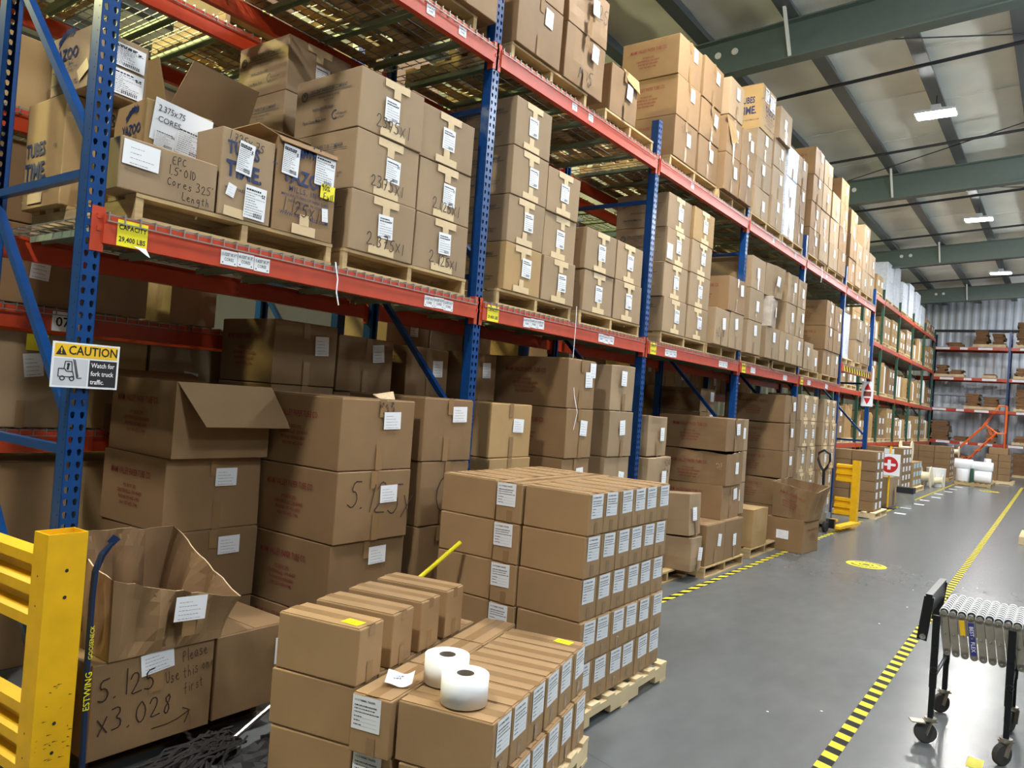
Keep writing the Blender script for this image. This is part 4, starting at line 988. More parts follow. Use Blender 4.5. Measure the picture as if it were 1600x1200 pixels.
# stacks further in behind
MVLAB[:] = [.11,.125]
S8 = mv_stack('dark stack set back behind the first uprights', -3.95, 2.90, 3.39, (.12,.5,.9,1.29,1.68,2.08), .56)
mv_stack('second dark stack set back', -3.97, 3.42, 3.93, (.12,.5,.9,1.29,1.66,2.04), .50)
mv_stack('dark stack behind the second upright', -3.95, 4.06, 4.52, (.12,.5,.9,1.29,1.66,2.03), .52)
mv_stack('greenish dark stack right of second upright', -3.85, 4.62, 5.0, (.12,.5,.9,1.29,1.66,2.04), .70)
# fifth and sixth stacks by the third upright
pallet(-3.70, 5.75, 0, 1.0, 1.25, 'pallet by the third upright on the floor', GFP)
S = mv_stack('floor stack left of third upright', -3.20, 5.10, 5.52, (.12,.46,.85,1.25,1.65,2.05), .78)
part(S[-1],'paper_label',PL['plain'],'x',(.78,.42,.4),.16,.12,.09,.12,0,.007)
mv_stack('floor stack touching third upright', -3.20, 5.80, 6.24, (.12,.46,.85,1.25,1.655,2.06), .52, kinds='plain', crush={4:.012,3:.006})
# right of the third upright
S = [carton(-3.20, 6.62, 7.14, .80, .43, 'plain', 'bulging tan box, lower of two right of third upright', GF, depth=.5, crush=.012), carton(-3.24, 6.62, 7.10, 1.235, .40, 'plain', 'crumpled tan box, upper of two right of third upright', GF, depth=.46, crush=.018, yaw=.06)]
part(S[0],'handwriting',hand_mesh(['_42@','5"M'],.07,.006,55),'x',(.5,.5,.43),.05,.12,1,1,0,.016)
carton(-3.20, 6.60, 7.12, .115, .683, 'plain', 'tall tan box under the bulging boxes right of third upright', GF, depth=.5)
pallet(-3.60, 7.04, 0, 1.0, .95, 'pallet right of the third upright on the floor', GFP)
carton(-2.93, 7.16, 7.44, .115, .34, 'plain', 'crushed small box low beside the tall foreground stack', GF, depth=.30, crush=.025)
carton(-2.95, 7.14, 7.42, .46, .42, 'plain', 'leaning tan box above the crushed small box', GF, depth=.34, crush=.01, tilt=-.06)
pallet(-3.42, 8.1, 0, 1.0, 1.15, 'pallet under two sealed cartons beside the floor tape', GFP)
for k, (y0, y1) in enumerate(((7.54,8.07),(8.08,8.62))): carton(-2.93, y0, y1, .118, .42, 'plain', 'sealed low carton on pallet beside floor tape, %s of two' % ('nearer','farther')[k], GF, depth=.82, mt='brown', seam='x')
S = [carton(-2.99, 8.06, 8.60, .54, .37, 'mv', 'long carton directly on the two sealed cartons', GF, depth=.80)]
o = open_box('carton', (-2.97-.41, 8.33, .912), .02, .82, .54, .37, 'brown', 'torn open long carton in the stack left of fourth upright', (1,.92,1,1), seed=21, jag=.02, group=GF, bulge=.01)
part(o,'printed_text',PRINT['mv'],'y',(.82,.54,.37),-.02,.05,.95,1,0,.012); part(o,'paper_label',PL['mv'],'x',(.82,.54,.37),.05,.0,.10,.13,0,.012); part(o,'torn_patch',tr.mesh('torn_patch2',M['edge']),'y',(.82,.54,.37),.33,.06,.6,.6,0,.012)
carton(-2.98, 8.05, 8.59, 1.285, .365, 'mv', 'long carton on top of the torn open carton', GF, depth=.80, crush=.008, seam='x')
for k, (z0, z1) in enumerate(((.54,.905),(.91,1.275),(1.28,1.65))): carton(-3.06, 8.62, 8.965, z0, z1-z0, 'plain', 'narrow tan carton beside the long cartons, %s' % ('bottom','middle','top')[k], GF, depth=.5)
mv_stack('dark stack behind the fourth upright', -3.75, 9.18, 9.65, (.12,.5,.9,1.30,1.70,2.0), .80)
pallet(-3.45, 9.62, 0, .95, 1.1, 'pallet under the tall kraft box near floor tape', GFP)
carton(-2.98, 9.12, 9.66, .118, .46, 'kraft', 'tall kraft box with loose tape near floor tape', GF, depth=.40, crush=.01, deco=False, seam='y')
S = mv_stack('long-carton stack left of fifth upright', -3.16, 10.72, 11.24, (.12,.48,.86,1.24,1.63,2.02), .85, crush={4:.01,3:.012,1:.02})
pallet(-3.6, 10.95, 0, 1.0, .9, 'pallet under the long-carton stack', GFP)
# box on the floor with an open crumpled one on it
o = carton(-2.60, 10.02, 10.54, .0, .42, 'plain', 'closed brown box on the floor across the hazard tape', GF, depth=.49, yaw=-.10, deco=False, mt='brown')
d = (.49,.52,.42); part(o,'paper_label',PL['plain'],'y',d,-.02,.0,.16,.11); part(o,'printed_text',PRINT['mv'],'x',d,.05,.08,.75,.75); part(o,'packing_tape',Q_TAPE,'y',d,-.02,.13,.06,.14)
o = open_box('carton', (-2.80, 10.28, .425), -.06, .46, .50, .44, 'brown', 'crumpled open box tilted on top of the floor box', (1.0,.86,1.0,1.05), flare=(.02,.08,.02,.03), seed=31, jag=.01, group=GF, bulge=.03, tilt=(0,.04))
part(o,'printed_text',PRINT['mv'],'y',(.46,.5,.44),.02,.07,.75,.9,-.25,.035); part(o,'handwriting',hand_mesh(['4'],.16,.007,57),'x',(.46,.5,.44),-.05,-.02,1,1,0,.06)
# tan cartons with tape tabs, far floor stacks
pallet(-3.72, 12.10, 0, 1.0, .98, 'pallet under taped tan cartons right of fifth upright', GFP); pallet(-3.80, 13.56, 0, 1.0, .9, 'pallet under taped tan cartons by the sixth upright', GFP)
stack('floor stack right of fifth upright', -3.20, [(11.62,12.08,[.39]*5,'cres'),(12.10,12.56,[.39]*5,'cres')], .118, .50, GF)
stack('floor stack by the sixth upright', -3.26, [(13.13,13.56,[.388]*5,'cres'),(13.58,14.0,[.388]*5,'cres')], .118, .62, GF)

# ------------------------------------------------------------------ rear row loads (seen through the racks)
GR = 'cartons in the row behind'
for k, (y0, y1) in enumerate(((1.70,2.25),(2.85,3.75),(4.2,5.2))):
    pallet(XB-.55, (y0+y1)/2, 4.045, .95, y1-y0, 'pallet on the top of the row behind, %s from near' % ORD[k+1], 'pallets on the row behind')
carton(XB-.1, 2.88, 3.4, 4.163, .4, 'plain', 'carton on top of the row behind, nearer', GR, depth=.7, deco=False); carton(XB-.1, 4.25, 5.0, 4.163, .45, 'plain', 'carton on top of the row behind, farther', GR, depth=.7, deco=False)
rg = random.Random(77)
for k in range(5):
    for lv, z in (('floor', .0),('knee level',1.335),('head level',2.015),('upper level',3.065)):
        if lv == 'knee level' and k > 1: continue
        y = UY[k]+.14; top = {'floor':1.18 if k < 2 else 1.85,'knee level':.55,'head level':.85,'upper level':.82}[lv]; i = 0
        while y < UY[k+1]-.45:
            wd = rg.uniform(.42,.62); h = rg.uniform(.6,1.0)*top
            if k == 0 and lv in ('floor','knee level'): h = top*.97
            if k == 0 and lv == 'upper level':
                h = .40
                if y > 2.0: break
            if k == 0 and lv == 'head level':  # cartons added here, sized to block the yellow lamp from the nearest stack
                h = .88
                if y > 1.95: break
            if y+wd > UY[k+1]-.05: break
            if not (lv == 'head level' and k and rg.random() < .35):
                i += 1; n = 2 if h > .7 else 1
                for q in range(n):
                    carton(XB-.03, y, y+wd-.02, z+q*h/n+.001, h/n-.003, 'plain', 'shaded carton in the row behind, %s, %s bay, %s along%s' % (lv, ORD[k+1], ORD[i], ', upper' if q else (', lower' if n > 1 else '')), GR, depth=.6, mt=rg.choice(('brown','tan','kraft')), deco=(lv != 'floor'))
            y += wd
for k, (y, z, w_) in enumerate(((2.30,2.02,.30),(2.75,2.02,.34))):
    o = open_box('carton', (XB-.17, y, z), .1*k, .28, w_, .26, 'tan', 'pale open box with raised lid at head level behind, %s of two' % ('nearer','farther')[k], (1,1,1,1), seed=40+k, jag=.002, group=GR, bulge=.004)
    flap(o, (.14,-w_/2,.26),(.14,w_/2,.26),(.26,w_/2,.32),(.26,-w_/2,.32), 'tan')

# ------------------------------------------------------------------ foreground pallets of small label cartons
BL_, BW_, BH_ = .385, .170, .222
def small_box(O, yaw, u, v, z, along, label, group, lab=None, yel=False, L=BL_, W=BW_):
    """carton at local (u,v) on a pallet with origin O and heading yaw; along = 'u' or 'v' is the long side"""
    dx, dy = (L, W) if along == 'u' else (W, L)
    c, s = math.cos(yaw), math.sin(yaw); cx, cy = u+dx/2, v+dy/2
    me = box_mesh(dx, dy, BH_-.004, 'therm', CR.randint(0,2), .002, 0, 'x' if along == 'u' else 'y')
    o = link('carton', me, None, (O[0]+cx*c-cy*s, O[1]+cx*s+cy*c, z), (0,0,yaw+CR.uniform(-.014,.014))); tag(o, label, 'box', group)
    d = (dx, dy, BH_-.004)
    if lab == 'x':
        part(o,'paper_label',PL['therm'],'x',d,CR.uniform(-.012,.012),.042,.125,.125,CR.uniform(-.03,.03),.003)
        part(o,'packing_tape',Q_TAPE,'x',d,0,-.075,.036,.065,0,.0028)
    if lab == 'xplain': part(o,'packing_tape',Q_TAPE,'x',d,0,.09,.04,.04,0,.0028); part(o,'packing_tape',Q_TAPE,'x',d,0,-.07,.04,.08,0,.0028)
    if lab == 'y':
        part(o,'paper_label',PL['therm'],'y',d,-.018,.042,.125,.125,CR.uniform(-.03,.03),.003); part(o,'packing_tape',Q_TAPE,'y',d,.01,-.075,.036,.065,0,.0028)
    return o
def top_tape(o, along, dx, dy):
    part(o,'packing_tape',Q_TAPE,'z',(dx,dy,BH_-.004),0,0,(dx+.0 if along == 'u' else .05),(.05 if along == 'u' else dy),0,.0032)
G1, G2 = 'cartons on the near foreground pallet', 'cartons on the tall foreground pallet'
# near pallet
O1, A1 = (-2.50, 1.955), R(13)
c, s = math.cos(A1), math.sin(A1)
pallet(O1[0]+.49*c-.53*s, O1[1]+.49*s+.53*c, 0, 1.02, 1.12, 'pale new pallet under the near foreground cartons', 'foreground pallets', 'pine', True, A1)
Z0 = .118; U2, U3 = .395, .575
lay = ('bottom layer','second layer','top layer')
near1 = {}
for l in range(3):
    z = Z0 + l*BH_
    n = 6 if l < 2 else 4
    for k in range(n):
        v = k*.176 + (0 if l < 2 else k*.058)
        o = small_box(O1, A1, .0+(.0 if l != 1 else -.012), v, z, 'u', 'brown carton, %s, %s from the front, rack side of near foreground pallet' % (lay[l], ORD[k+1]), G1, 'xplain' if l == 2 else None)
        near1[('L',l,k)] = o
        if l == 2: top_tape(o, 'u', BL_, BW_)
    if l < 2:
        for k in range(3):
            o = small_box(O1, A1, U2, k*.392-(.03 if l else 0), z, 'v', 'brown carton, %s, %s in the middle file of near foreground pallet' % (lay[l], ORD[k+1]), G1, 'y' if k == 0 else None)
            if l == 1: top_tape(o, 'v', BW_, BL_)
        for k in range(6):
            o = small_box(O1, A1, U3+(.0 if l else .02), k*.178, z, 'u', 'labelled brown carton, %s, %s from the front, aisle side of near pallet' % (lay[l], ORD[k+1]), G1, 'x')
            near1[('R',l,k)] = o
            if l == 1: top_tape(o, 'u', BL_, BW_)
def qc(o, u, v, spin):
    y_ = part(o,'yellow_sticker',Q_YEL,'z',(BL_,BW_,BH_-.004),u,v,.085,.055,spin,.0045)
    part(o,'printed_text',merge([(text_mesh('QUALITY','ink',.012,.01,'CENTER'),T((0,.008,0)),0),(text_mesh('CHECK','ink',.012,.01,'CENTER'),T((0,-.010,0)),0)],'t',[M['ink']]),'z',(BL_,BW_,BH_-.004),u,v,1,1,spin,.0052)
qc(near1[('L',2,0)], .125, -.03, -.1); qc(near1[('R',1,5)], .10, .03, -.15)
# tall pallet
O2, A2 = (-2.945, 3.405), R(1.5)
c, s = math.cos(A2), math.sin(A2)
pallet(O2[0]+.495*c-.54*s, O2[1]+.495*s+.54*c, 0, 1.02, 1.16, 'pale new pallet under the tall foreground stack', 'foreground pallets', 'pine', True, A2)
for l in range(5):
    z = Z0+.008 + l*BH_; nm = ('bottom layer','second layer','third layer','fourth layer','top layer')[l]
    js = (.0,.004,-.006,.0,.004)[l]
    for k in range(6):
        o = small_box(O2, A2, .0, k*.174, z, 'u', 'brown carton, %s, %s from the front, rack side of tall stack' % (nm, ORD[k+1]), G2)
        if l == 4: top_tape(o, 'u', BL_, BW_)
        o = small_box(O2, A2, .578+js, k*.174, z, 'u', 'labelled brown carton, %s, %s from the front, aisle side of tall stack' % (nm, ORD[k+1]), G2, 'x', L=.395)
        if l == 4: top_tape(o, 'u', .395, BW_)
    for k in range(3):
        o = small_box(O2, A2, .397, k*.352-.012, z, 'v', 'brown carton, %s, %s in the middle file of tall stack' % (nm, ORD[k+1]), G2, 'y' if k == 0 else None, L=.348)
        if l == 4: top_tape(o, 'v', BW_, .348)
# the two label rolls and the curled note on the near pallet
def label_roll(x, y, z, label):
    b = MB(); r, h, ri = .088, .104, .033
    b.lathe([(ri,0),(r,0),(r,h),(ri,h),(ri,0)], 40, (0,0,0), 'z', [0,0,0,1])
    o = b.build('label_roll', [M['roll'],M['core']], None, False); o.location = (x,y,z)
    for p in o.data.polygons: p.use_smooth = abs(p.normal.z) < .5
    return tag(o, label, 'paper roll', 'label rolls on the near pallet')
zr1 = Z0+2*BH_+.006
label_roll(-1.752, 2.232, zr1, 'white label roll standing nearer on the near foreground cartons'); label_roll(-1.93, 2.335, zr1, 'white label roll standing behind the other one')
b = MB()
nu = 10
for i in range(nu):
    f = lambda t: (t*.105-.052, .012*(2*t-1)**2+.004*math.sin(t*7))
    a0, a1 = f(i/nu), f((i+1)/nu)
    b.face([(a0[0],-.04,a0[1]),(a1[0],-.04,a1[1]),(a1[0],.04,a1[1]+.022),(a0[0],.04,a0[1]+.022)])
o = b.build('paper_note', M['paper'], None, True); o.location = (-2.035, 2.185, zr1+.002); o.rotation_euler = (0,0,.62); tag(o, 'curled white note with scribbles beside the label rolls', 'note')
hn = link('handwriting', hand_mesh(['@5x@','_4@t'],.018,.002,61,'navy'), o, (-.034,.004,.0195))

# ------------------------------------------------------------------ crushed boxes at the rack end
GC = 'boxes dumped at the rack end'
carton(-3.09, 1.54, 2.075, .115, .39, 'plain', 'box hand-marked 5.125 with note to use this one first', GC, depth=.60, deco=False, mt='brown', yaw=-.015)
o = bpy.data.objects[[x.name for x in bpy.data.objects if x.get('label','').startswith('box hand-marked 5.125')][0]]
d = (.60,.535,.39)
part(o,'handwriting',hand_mesh(['5.125','x3.028'],.10,.006,71),'x',d,-.245,.035,.95,.95,.05,.005); part(o,'handwriting',hand_mesh(['_____Please','Use this one','_____first'],.050,.0038,72),'x',d,.035,.115,.64,1,.12,.005)
part(o,'handwriting',hand_mesh(['>'],.07,.005,73),'x',d,.13,-.13,1,1,.06,.005); part(o,'paper_label',PL['mv'],'x',d,.0,.155,.145,.09,.12,.004); part(o,'packing_tape',Q_TAPE,'x',d,.0,.07,.06,.09,0,.003)
o = open_box('carton', (-3.37, 1.845, .508), -.02, .58, .50, .42, 'brown', 'crushed open box with torn rim by the yellow guard post', (1.04,.81,.44,.97), flare=(.02,.03,.07,.03), n=14, seed=52, jag=.022, group=GC, bulge=.035)
part(o,'paper_label',PL['mv'],'x',(.58,.5,.42),.06,-.03,.145,.105,-.06,.055); part(o,'packing_tape',Q_TAPE,'x',(.58,.5,.42),.06,-.11,.06,.08,0,.05)
carton(-3.10, 2.09, 2.50, .115, .385, 'plain', 'plain brown box right of the hand-marked box at the rack end', GC, depth=.60, deco=False, mt='brown', seam='x')
x_ = [x for x in bpy.data.objects if x.get('label','').startswith('plain brown box right of the hand')][0]
part(x_,'paper_label',PL['mv'],'x',(.6,.41,.385),.17,.06,.10,.13,0,.004)
pallet(-3.50, 2.02, 0, .50, .86, 'pallet coloured dark as shade under the dumped boxes at the rack end', GC, 'shadewood')
# pry bar leaning on the crushed box
b = MB(); P = [(-3.015,1.50,.0),(-3.03,1.492,.12),(-3.045,1.487,.5),(-3.05,1.487,.80),(-3.05,1.49,.90),(-3.045,1.51,.965),(-3.03,1.54,1.01)]
b.tube(P, [.012,.013,.013,.013,.014,.015,.009], 6)
o = tag(b.build('pry_bar', M['dblue']), 'dark blue steel pry bar leaning against the crushed box', 'pry bar')
fk = MB(); fk.bar((-3.03,1.536,1.005),(-3.02,1.556,1.03),.008,.02).bar((-3.036,1.525,1.012),(-3.028,1.545,1.038),.006,.014).build('claw', M['dblue'], o)
t_ = link('printed_text', merge([(text_mesh('ESTWING','ylab',.035,.012,'LEFT',0,1,1), Matrix(), 0),(text_mesh('GOOSENECK','ylab',.022,.01,'LEFT',0,1,1), T((.20,0,0)), 0)],'printed_text',[M['ylab']]), o, (-3.027,1.488,.36)); t_.rotation_euler = (PI/2,-PI/2,PI/2)
# mop with yellow handle reaching behind the near pallet, and its yarn head
o = empty('mop', (-3.0,2.12,0)); tag(o, 'wet mop with yellow and silver handle lying behind the near pallet', 'mop')
A_, B_ = Vector((-2.98,2.10,.05)), Vector((-2.745,3.36,.86)); pt = lambda t: A_.lerp(B_, t) - Vector((-3.0,2.12,0))
MB().tube([pt(.30),pt(1.0)], .0125, 10).build('handle', M['broomy'], o); MB().tube([pt(.02),pt(.30)], .0115, 10).build('ferrule', M['chrome'], o)
MB().bar(pt(-.01)+Vector((-.05,-.02,0)), pt(-.01)+Vector((.07,.03,0)), .03,.03).build('clamp', M['chrome'], o)
ym = MB(); rg = random.Random(9)
for k in range(110):
    x0, y0 = rg.uniform(-.08,.06), rg.uniform(-.10,.08); a = rg.uniform(-.6,.6)-PI/2+.35; L_ = rg.uniform(.15,.42); P = []
    for i in range(6):
        t = i/5; P.append((x0+math.cos(a)*L_*t*.6+.02*math.sin(t*9+k), y0+math.sin(a)*L_*t+.02*math.cos(t*8+k*2), .02+.06*rg.random()*(1-t)+.03*math.sin(PI*t)))
    ym.tube(P, .006, 4)
y_ = ym.build('mop_yarn', M['mop'], o); y_['kind'] = 'stuff'
b = MB(); n_ = 22; rg = random.Random(33)
hz_ = [[.004+.035*abs(math.sin(i*.9+j*.5))*rg.random()+.02*rg.random() for j in range(n_+1)] for i in range(n_+1)]
for i in range(n_):
    for j in range(n_):
        q_ = lambda a, c_: (-2.99+.44*a/n_+.04*math.sin(c_*.6), 1.55+1.0*c_/n_, hz_[a][c_] if 0 < a < n_ and 0 < c_ < n_ else .002)
        b.face([q_(i,j),q_(i+1,j),q_(i+1,j+1),q_(i,j+1)])
o = b.build('plastic_film', M['brubber'], None, True); tag(o, 'crumpled black plastic film on the floor under the mop', 'plastic film')
for k, (p, q, r_, mt_, lb) in enumerate((((-2.72,1.85,.02),(-2.52,2.35,.03),.016,'brubber','black rubber hose lying beside the mop'),((-2.92,1.80,.02),(-2.60,2.05,.02),.012,'broomy','short yellow stick on the floor beside the mop'),((-2.98,2.28,.02),(-2.72,2.72,.04),.015,'black','black broom stick lying behind the near pallet'))):
    tag(MB().tube([p, tuple((a+c)/2+.01 for a, c in zip(p,q)), q], r_, 8).build(('hose','stick','broom_stick')[k], M[mt_]), lb, ('hose','stick','stick')[k])

# ------------------------------------------------------------------ yellow guards
def guard_rail_profile():
    return [(0,0),(.018,.02),(.018,.06),(.0,.085),(0,.115),(.018,.135),(.018,.175),(0,.20),(0,.23),(.018,.25),(.018,.29),(0,.305)]
def guard(x, y, yaw, L, label, Hp=1.07, bolts=True):
    """post at the aisle corner, two ribbed rails running away from the aisle"""
    o = empty('guard_rail', (x,y,0), yaw); tag(o, label, 'guard rail', 'yellow guards')
    w_, dp, t = .105, .145, .006
    for px in ((0, -L) if L > 1 else (0,)):
        b = MB(); b.box(px-w_,px,0,t,.012,Hp).box(px-w_,px,dp-t,dp,.012,Hp).box(px-w_,px-w_+t,t,dp-t,.012,Hp).box(px-t,px,t,dp-t,.012,Hp)
        ps = b.build('post', M['yellow'], o); MB().box(px-w_-.04,px+.04,-.04,dp+.04,0,.012).build('base_plate', M['yellow'], o)
        if px == 0 and bolts:
            for (yy, zz) in ((.075,.93),(.075,.83),(.075,.36),(.075,.25),(.04,.12)):
                h = MB().lathe([(0,.001),(.007,.001)], 10, (0,yy,zz), 'x').build('bolt_hole', M['ink'], ps)
            for zz in (.91,.80,.33,.24): MB().lathe([(0,-.001),(.004,-.001)], 8, (-.055,0,zz), 'y').build('bolt_hole', M['ink'], ps)
            rg = random.Random(2); sb = MB()
            for q in range(34):
                yy, zz = rg.uniform(.01,.13), rg.choice((rg.uniform(.14,.30),rg.uniform(.28,.52))); sb.face([(.0008,yy,zz),(.0008,yy+rg.uniform(.004,.03),zz+rg.uniform(-.004,.006)),(.0008,yy+.004,zz+.004)])
            sb.build('scuff_marks', M['scuff'], ps)['label'] = 'dark scuff marks'
    for z0 in (.69, .13):
        P = guard_rail_profile(); b = MB(); x0, x1 = -w_, -L
        n = len(P)
        for i in range(n-1):
            (a, za), (c_, zc) = P[i], P[i+1]
            b.face([(x0,.05-a*2.2,z0+za),(x0,.05-c_*2.2,z0+zc),(x1,.05-c_*2.2,z0+zc),(x1,.05-a*2.2,z0+za)])
            b.face([(x0,.056-a*2.2,z0+za),(x1,.056-a*2.2,z0+za),(x1,.056-c_*2.2,z0+zc),(x0,.056-c_*2.2,z0+zc)])
        b.build('rail', M['yellow'], o)
    return o
guard(-2.995, 1.285, R(3), 1.35, 'scuffed yellow steel guard at the near rack end')
guard(-2.78, 13.72, R(0), .36, 'yellow steel guard post beside the pallet jack in the distance', bolts=True)

# ------------------------------------------------------------------ caution sign on the first upright
o = empty('caution_sign', (-3.238, 1.475, 1.70)); tag(o, 'yellow and black caution sign with fork truck, on the first upright', 'sign')
W_, H_ = .262, .182
b = MB(); b.box(0,.003,-W_/2,W_/2,-H_/2,H_/2); b.build('panel', M['paper'], o)
def sgn(name, me, y, z, off, s=(1,1)):
    c_ = link(name, me, o, (.003+off, y, z), ROT['x'], (s[0],s[1],1)); return c_
sgn('yellow_field', quadmesh('f','signyel'), 0, .058, .0006, (W_-.016,.052)); sgn('black_field', quadmesh('f','ink'), .068, -.029, .0006, (.110,.108)); sgn('grey_field', quadmesh('f','signgrey'), -.058, -.029, .0005, (.130,.108))
tri = MB().face([(-.021,-.019,0),(.021,-.019,0),(0,.019,0)]).mesh('t', M['ink']); sgn('warning_triangle', tri, -.098, .058, .0012)
sgn('exclamation_mark', text_mesh('!','signyel',.032,.03,'CENTER'), -.098, .054, .0018)
sgn('printed_text', text_mesh('CAUTION','ink',.050,.018,'CENTER',0,1,.86), .026, .058, .0012)
sgn('printed_text', merge([(text_mesh(s_,'whitep',.027,.016,'LEFT',0,1,.82), T((0,.034*(1-i),0)), 0) for i, s_ in enumerate(('Watch for','fork truck','traffic.'))],'t',[M['whitep']]), .020, -.030, .0012)
fk = MB()
def ln(pts, w_=.0035):
    for a, c_ in zip(pts, pts[1:]): fk.bar((*a,0),(*c_,0),w_,.0004,0,(0,0,1))
ln([(-.042,-.02),(-.042,.012),(-.018,.012),(-.012,.002),(.012,.002),(.018,-.02),(-.042,-.02)]); ln([(-.022,.012),(-.018,.042),(.006,.042),(.010,.004)]); ln([(.012,.052),(.030,-.024),(.048,-.022)]); ln([(.018,.050),(.034,-.020)])
for cx in (-.026,.010): fk.lathe([(.006,.0003),(.0105,.0003)], 14, (cx,-.026,0))
fk.lathe([(0,.0003),(.006,.0003)], 10, (-.006,.030,0)); ln([(-.006,.026),(-.008,.008)], .008)
sgn('fork_truck_pictogram', fk.mesh('fk', M['ink']), -.062, -.028, .0012)
# loose packing straps and strings hanging from beams
def ribbon(P, w_, mt_, label):
    b = MB()
    for a, c_ in zip(P, P[1:]): b.bar(a, c_, w_, .0015, 0, (1,0,0))
    return tag(b.build('packing_strap', M[mt_]), label, 'strap', 'loose packing straps')
ribbon([(-3.235,2.72,2.36),(-3.228,2.72,2.33),(-3.225,2.735,2.27),(-3.222,2.73,2.20),(-3.22,2.75,2.13)], .008, 'whitep', 'white packing strap hanging over the first middle beam')
ribbon([(-3.235,5.21,2.47),(-3.225,5.20,2.30),(-3.22,5.185,2.0),(-3.19,5.20,1.75),(-3.17,5.23,1.62),(-3.17,5.19,1.48)], .007, 'whitep', 'long clear strap dangling below the second middle beam')
ribbon([(-3.235,12.35,4.10),(-3.222,12.37,4.0),(-3.222,12.40,3.93),(-3.222,12.34,3.95),(-3.22,12.30,3.84)], .02, 'whitep', 'knotted white strap on the top beam right of fifth upright')

# ------------------------------------------------------------------ floor markings
def floor_strip(name, x0, y0, y1, w_, mt_, label, dx=0.0):
    b = MB(); b.box(-w_/2, w_/2, 0, y1-y0, 0, .0012); o = b.build(name, M[mt_]); o.location = (x0, y0, .0004); o.rotation_euler = (0,0,-math.atan2(dx, y1-y0)); return tag(o, label, 'floor tape', 'hazard tapes')
floor_strip('floor_tape', -.875, 1.5, 30.0, .075, 'hazR', 'black and yellow hazard tape running under the conveyor end', -.25)
floor_strip('floor_tape', -2.83, 4.8, 14.4, .062, 'hazL', 'black and yellow hazard tape along the rack, near stretch', 0)
floor_strip('floor_tape', -.305, 4.60, 4.74, .07, 'ylab', 'short worn piece of yellow tape by the conveyor caster', 0)
floor_strip('floor_tape', -2.83, 15.0, 33.0, .06, 'hazL', 'worn hazard tape along the rack, far stretch', 0)
rg = random.Random(15)
for k in range(9):
    b = MB(); b.box(-.10,.10,-.09,.09,0,.001); o = b.build('floor_sticker', M['paper']); o.location = (-2.62+rg.uniform(-.05,.05), 16.6+k*1.25, .002); tag(o, 'worn white square sticker on the floor by the far tape, %s from near' % ORD[k+1], 'sticker', 'white floor stickers')
def floor_disc(x, y, r, label):
    o = empty('floor_disc_sign', (x,y,.001)); tag(o, label, 'floor sign', 'round floor signs')
    MB().lathe([(0,.001),(r,.001),(r,0)], 40).build('disc', M['ylab'], o)
    b = MB()
    for k in range(9): b.face([(math.cos(a)*q, math.sin(a)*q, .0045) for a, q in ((R(200+k*15),r*.66),(R(200+k*15),r*.80),(R(213+k*15),r*.80),(R(213+k*15),r*.66))])
    for k in range(9): b.face([(math.cos(a)*q, math.sin(a)*q, .0045) for a, q in ((R(20+k*15),r*.66),(R(20+k*15),r*.80),(R(32+k*15),r*.80),(R(32+k*15),r*.66))])
    b.lathe([(r*.30,.0045),(r*.36,.0045)], 24); b.face([(-r*.2,-r*.14,.0045),(r*.2,-r*.14,.0045),(r*.12,.1*r,.0045),(-r*.12,.1*r,.0045)])
    b.build('printed_mark', M['ink'], o)
floor_disc(-1.89, 10.06, .225, 'round yellow floor sign with dark print in the aisle, nearer one'); floor_disc(-1.78, 26.2, .26, 'round yellow floor sign far down the aisle')
for k in range(12):
    b = MB(); a = rg.random()*6; b.face([(math.cos(a+q)*rg.uniform(.004,.012), math.sin(a+q)*rg.uniform(.004,.012), .001) for q in (0,1.5,3.1,4.6)])
    o = b.build('paper_scrap', M['paper']); o.location = (rg.uniform(-1.75,-.25), rg.uniform(4.2,12), .001); tag(o, 'tiny scrap of white litter on the aisle floor', 'litter', 'litter scraps on the floor')

# ------------------------------------------------------------------ flexible skate-wheel conveyor
cv = empty('flexible_conveyor', (-.55, 4.80, 0)); tag(cv, 'flexible skate-wheel conveyor with black legs on casters', 'conveyor')
CW, HC = .52, .70      # width across (y), axle height
wheel_me = MB().lathe([(.004,-.008),(.0195,-.008),(.023,-.008),(.024,-.006),(.024,.006),(.023,.008),(.0195,.008),(.004,.008)], 14, (0,0,0), 'y', [1,0,0,0,0,0,1]).mesh('skate_wheel', [M['whitep'],M['brubber']])
for p in wheel_me.polygons: p.use_smooth = False
hub_me = None
slat = MB(); slat.box(-.019,.019,-.003,.003,-.20,.0); slat.lathe([(0,-.003),(.019,-.003),(.019,.003),(0,.003)], 12, (0,0,0), 'y'); slat.lathe([(0,-.003),(.019,-.003),(.019,.003),(0,.003)], 12, (0,0,-.20), 'y')
slat_me = slat.mesh('scissor_slat', M['alu'])
rivet_me = MB().lathe([(0,-.006),(.006,-.005),(.007,0)], 8, (0,0,0), 'y').mesh('rivet', M['chrome'])
axle_me = MB().tube([(0,0,.004),(0,CW,.004)], .014, 8).mesh('axle', M['black'])
NS = 24; PIT = .042
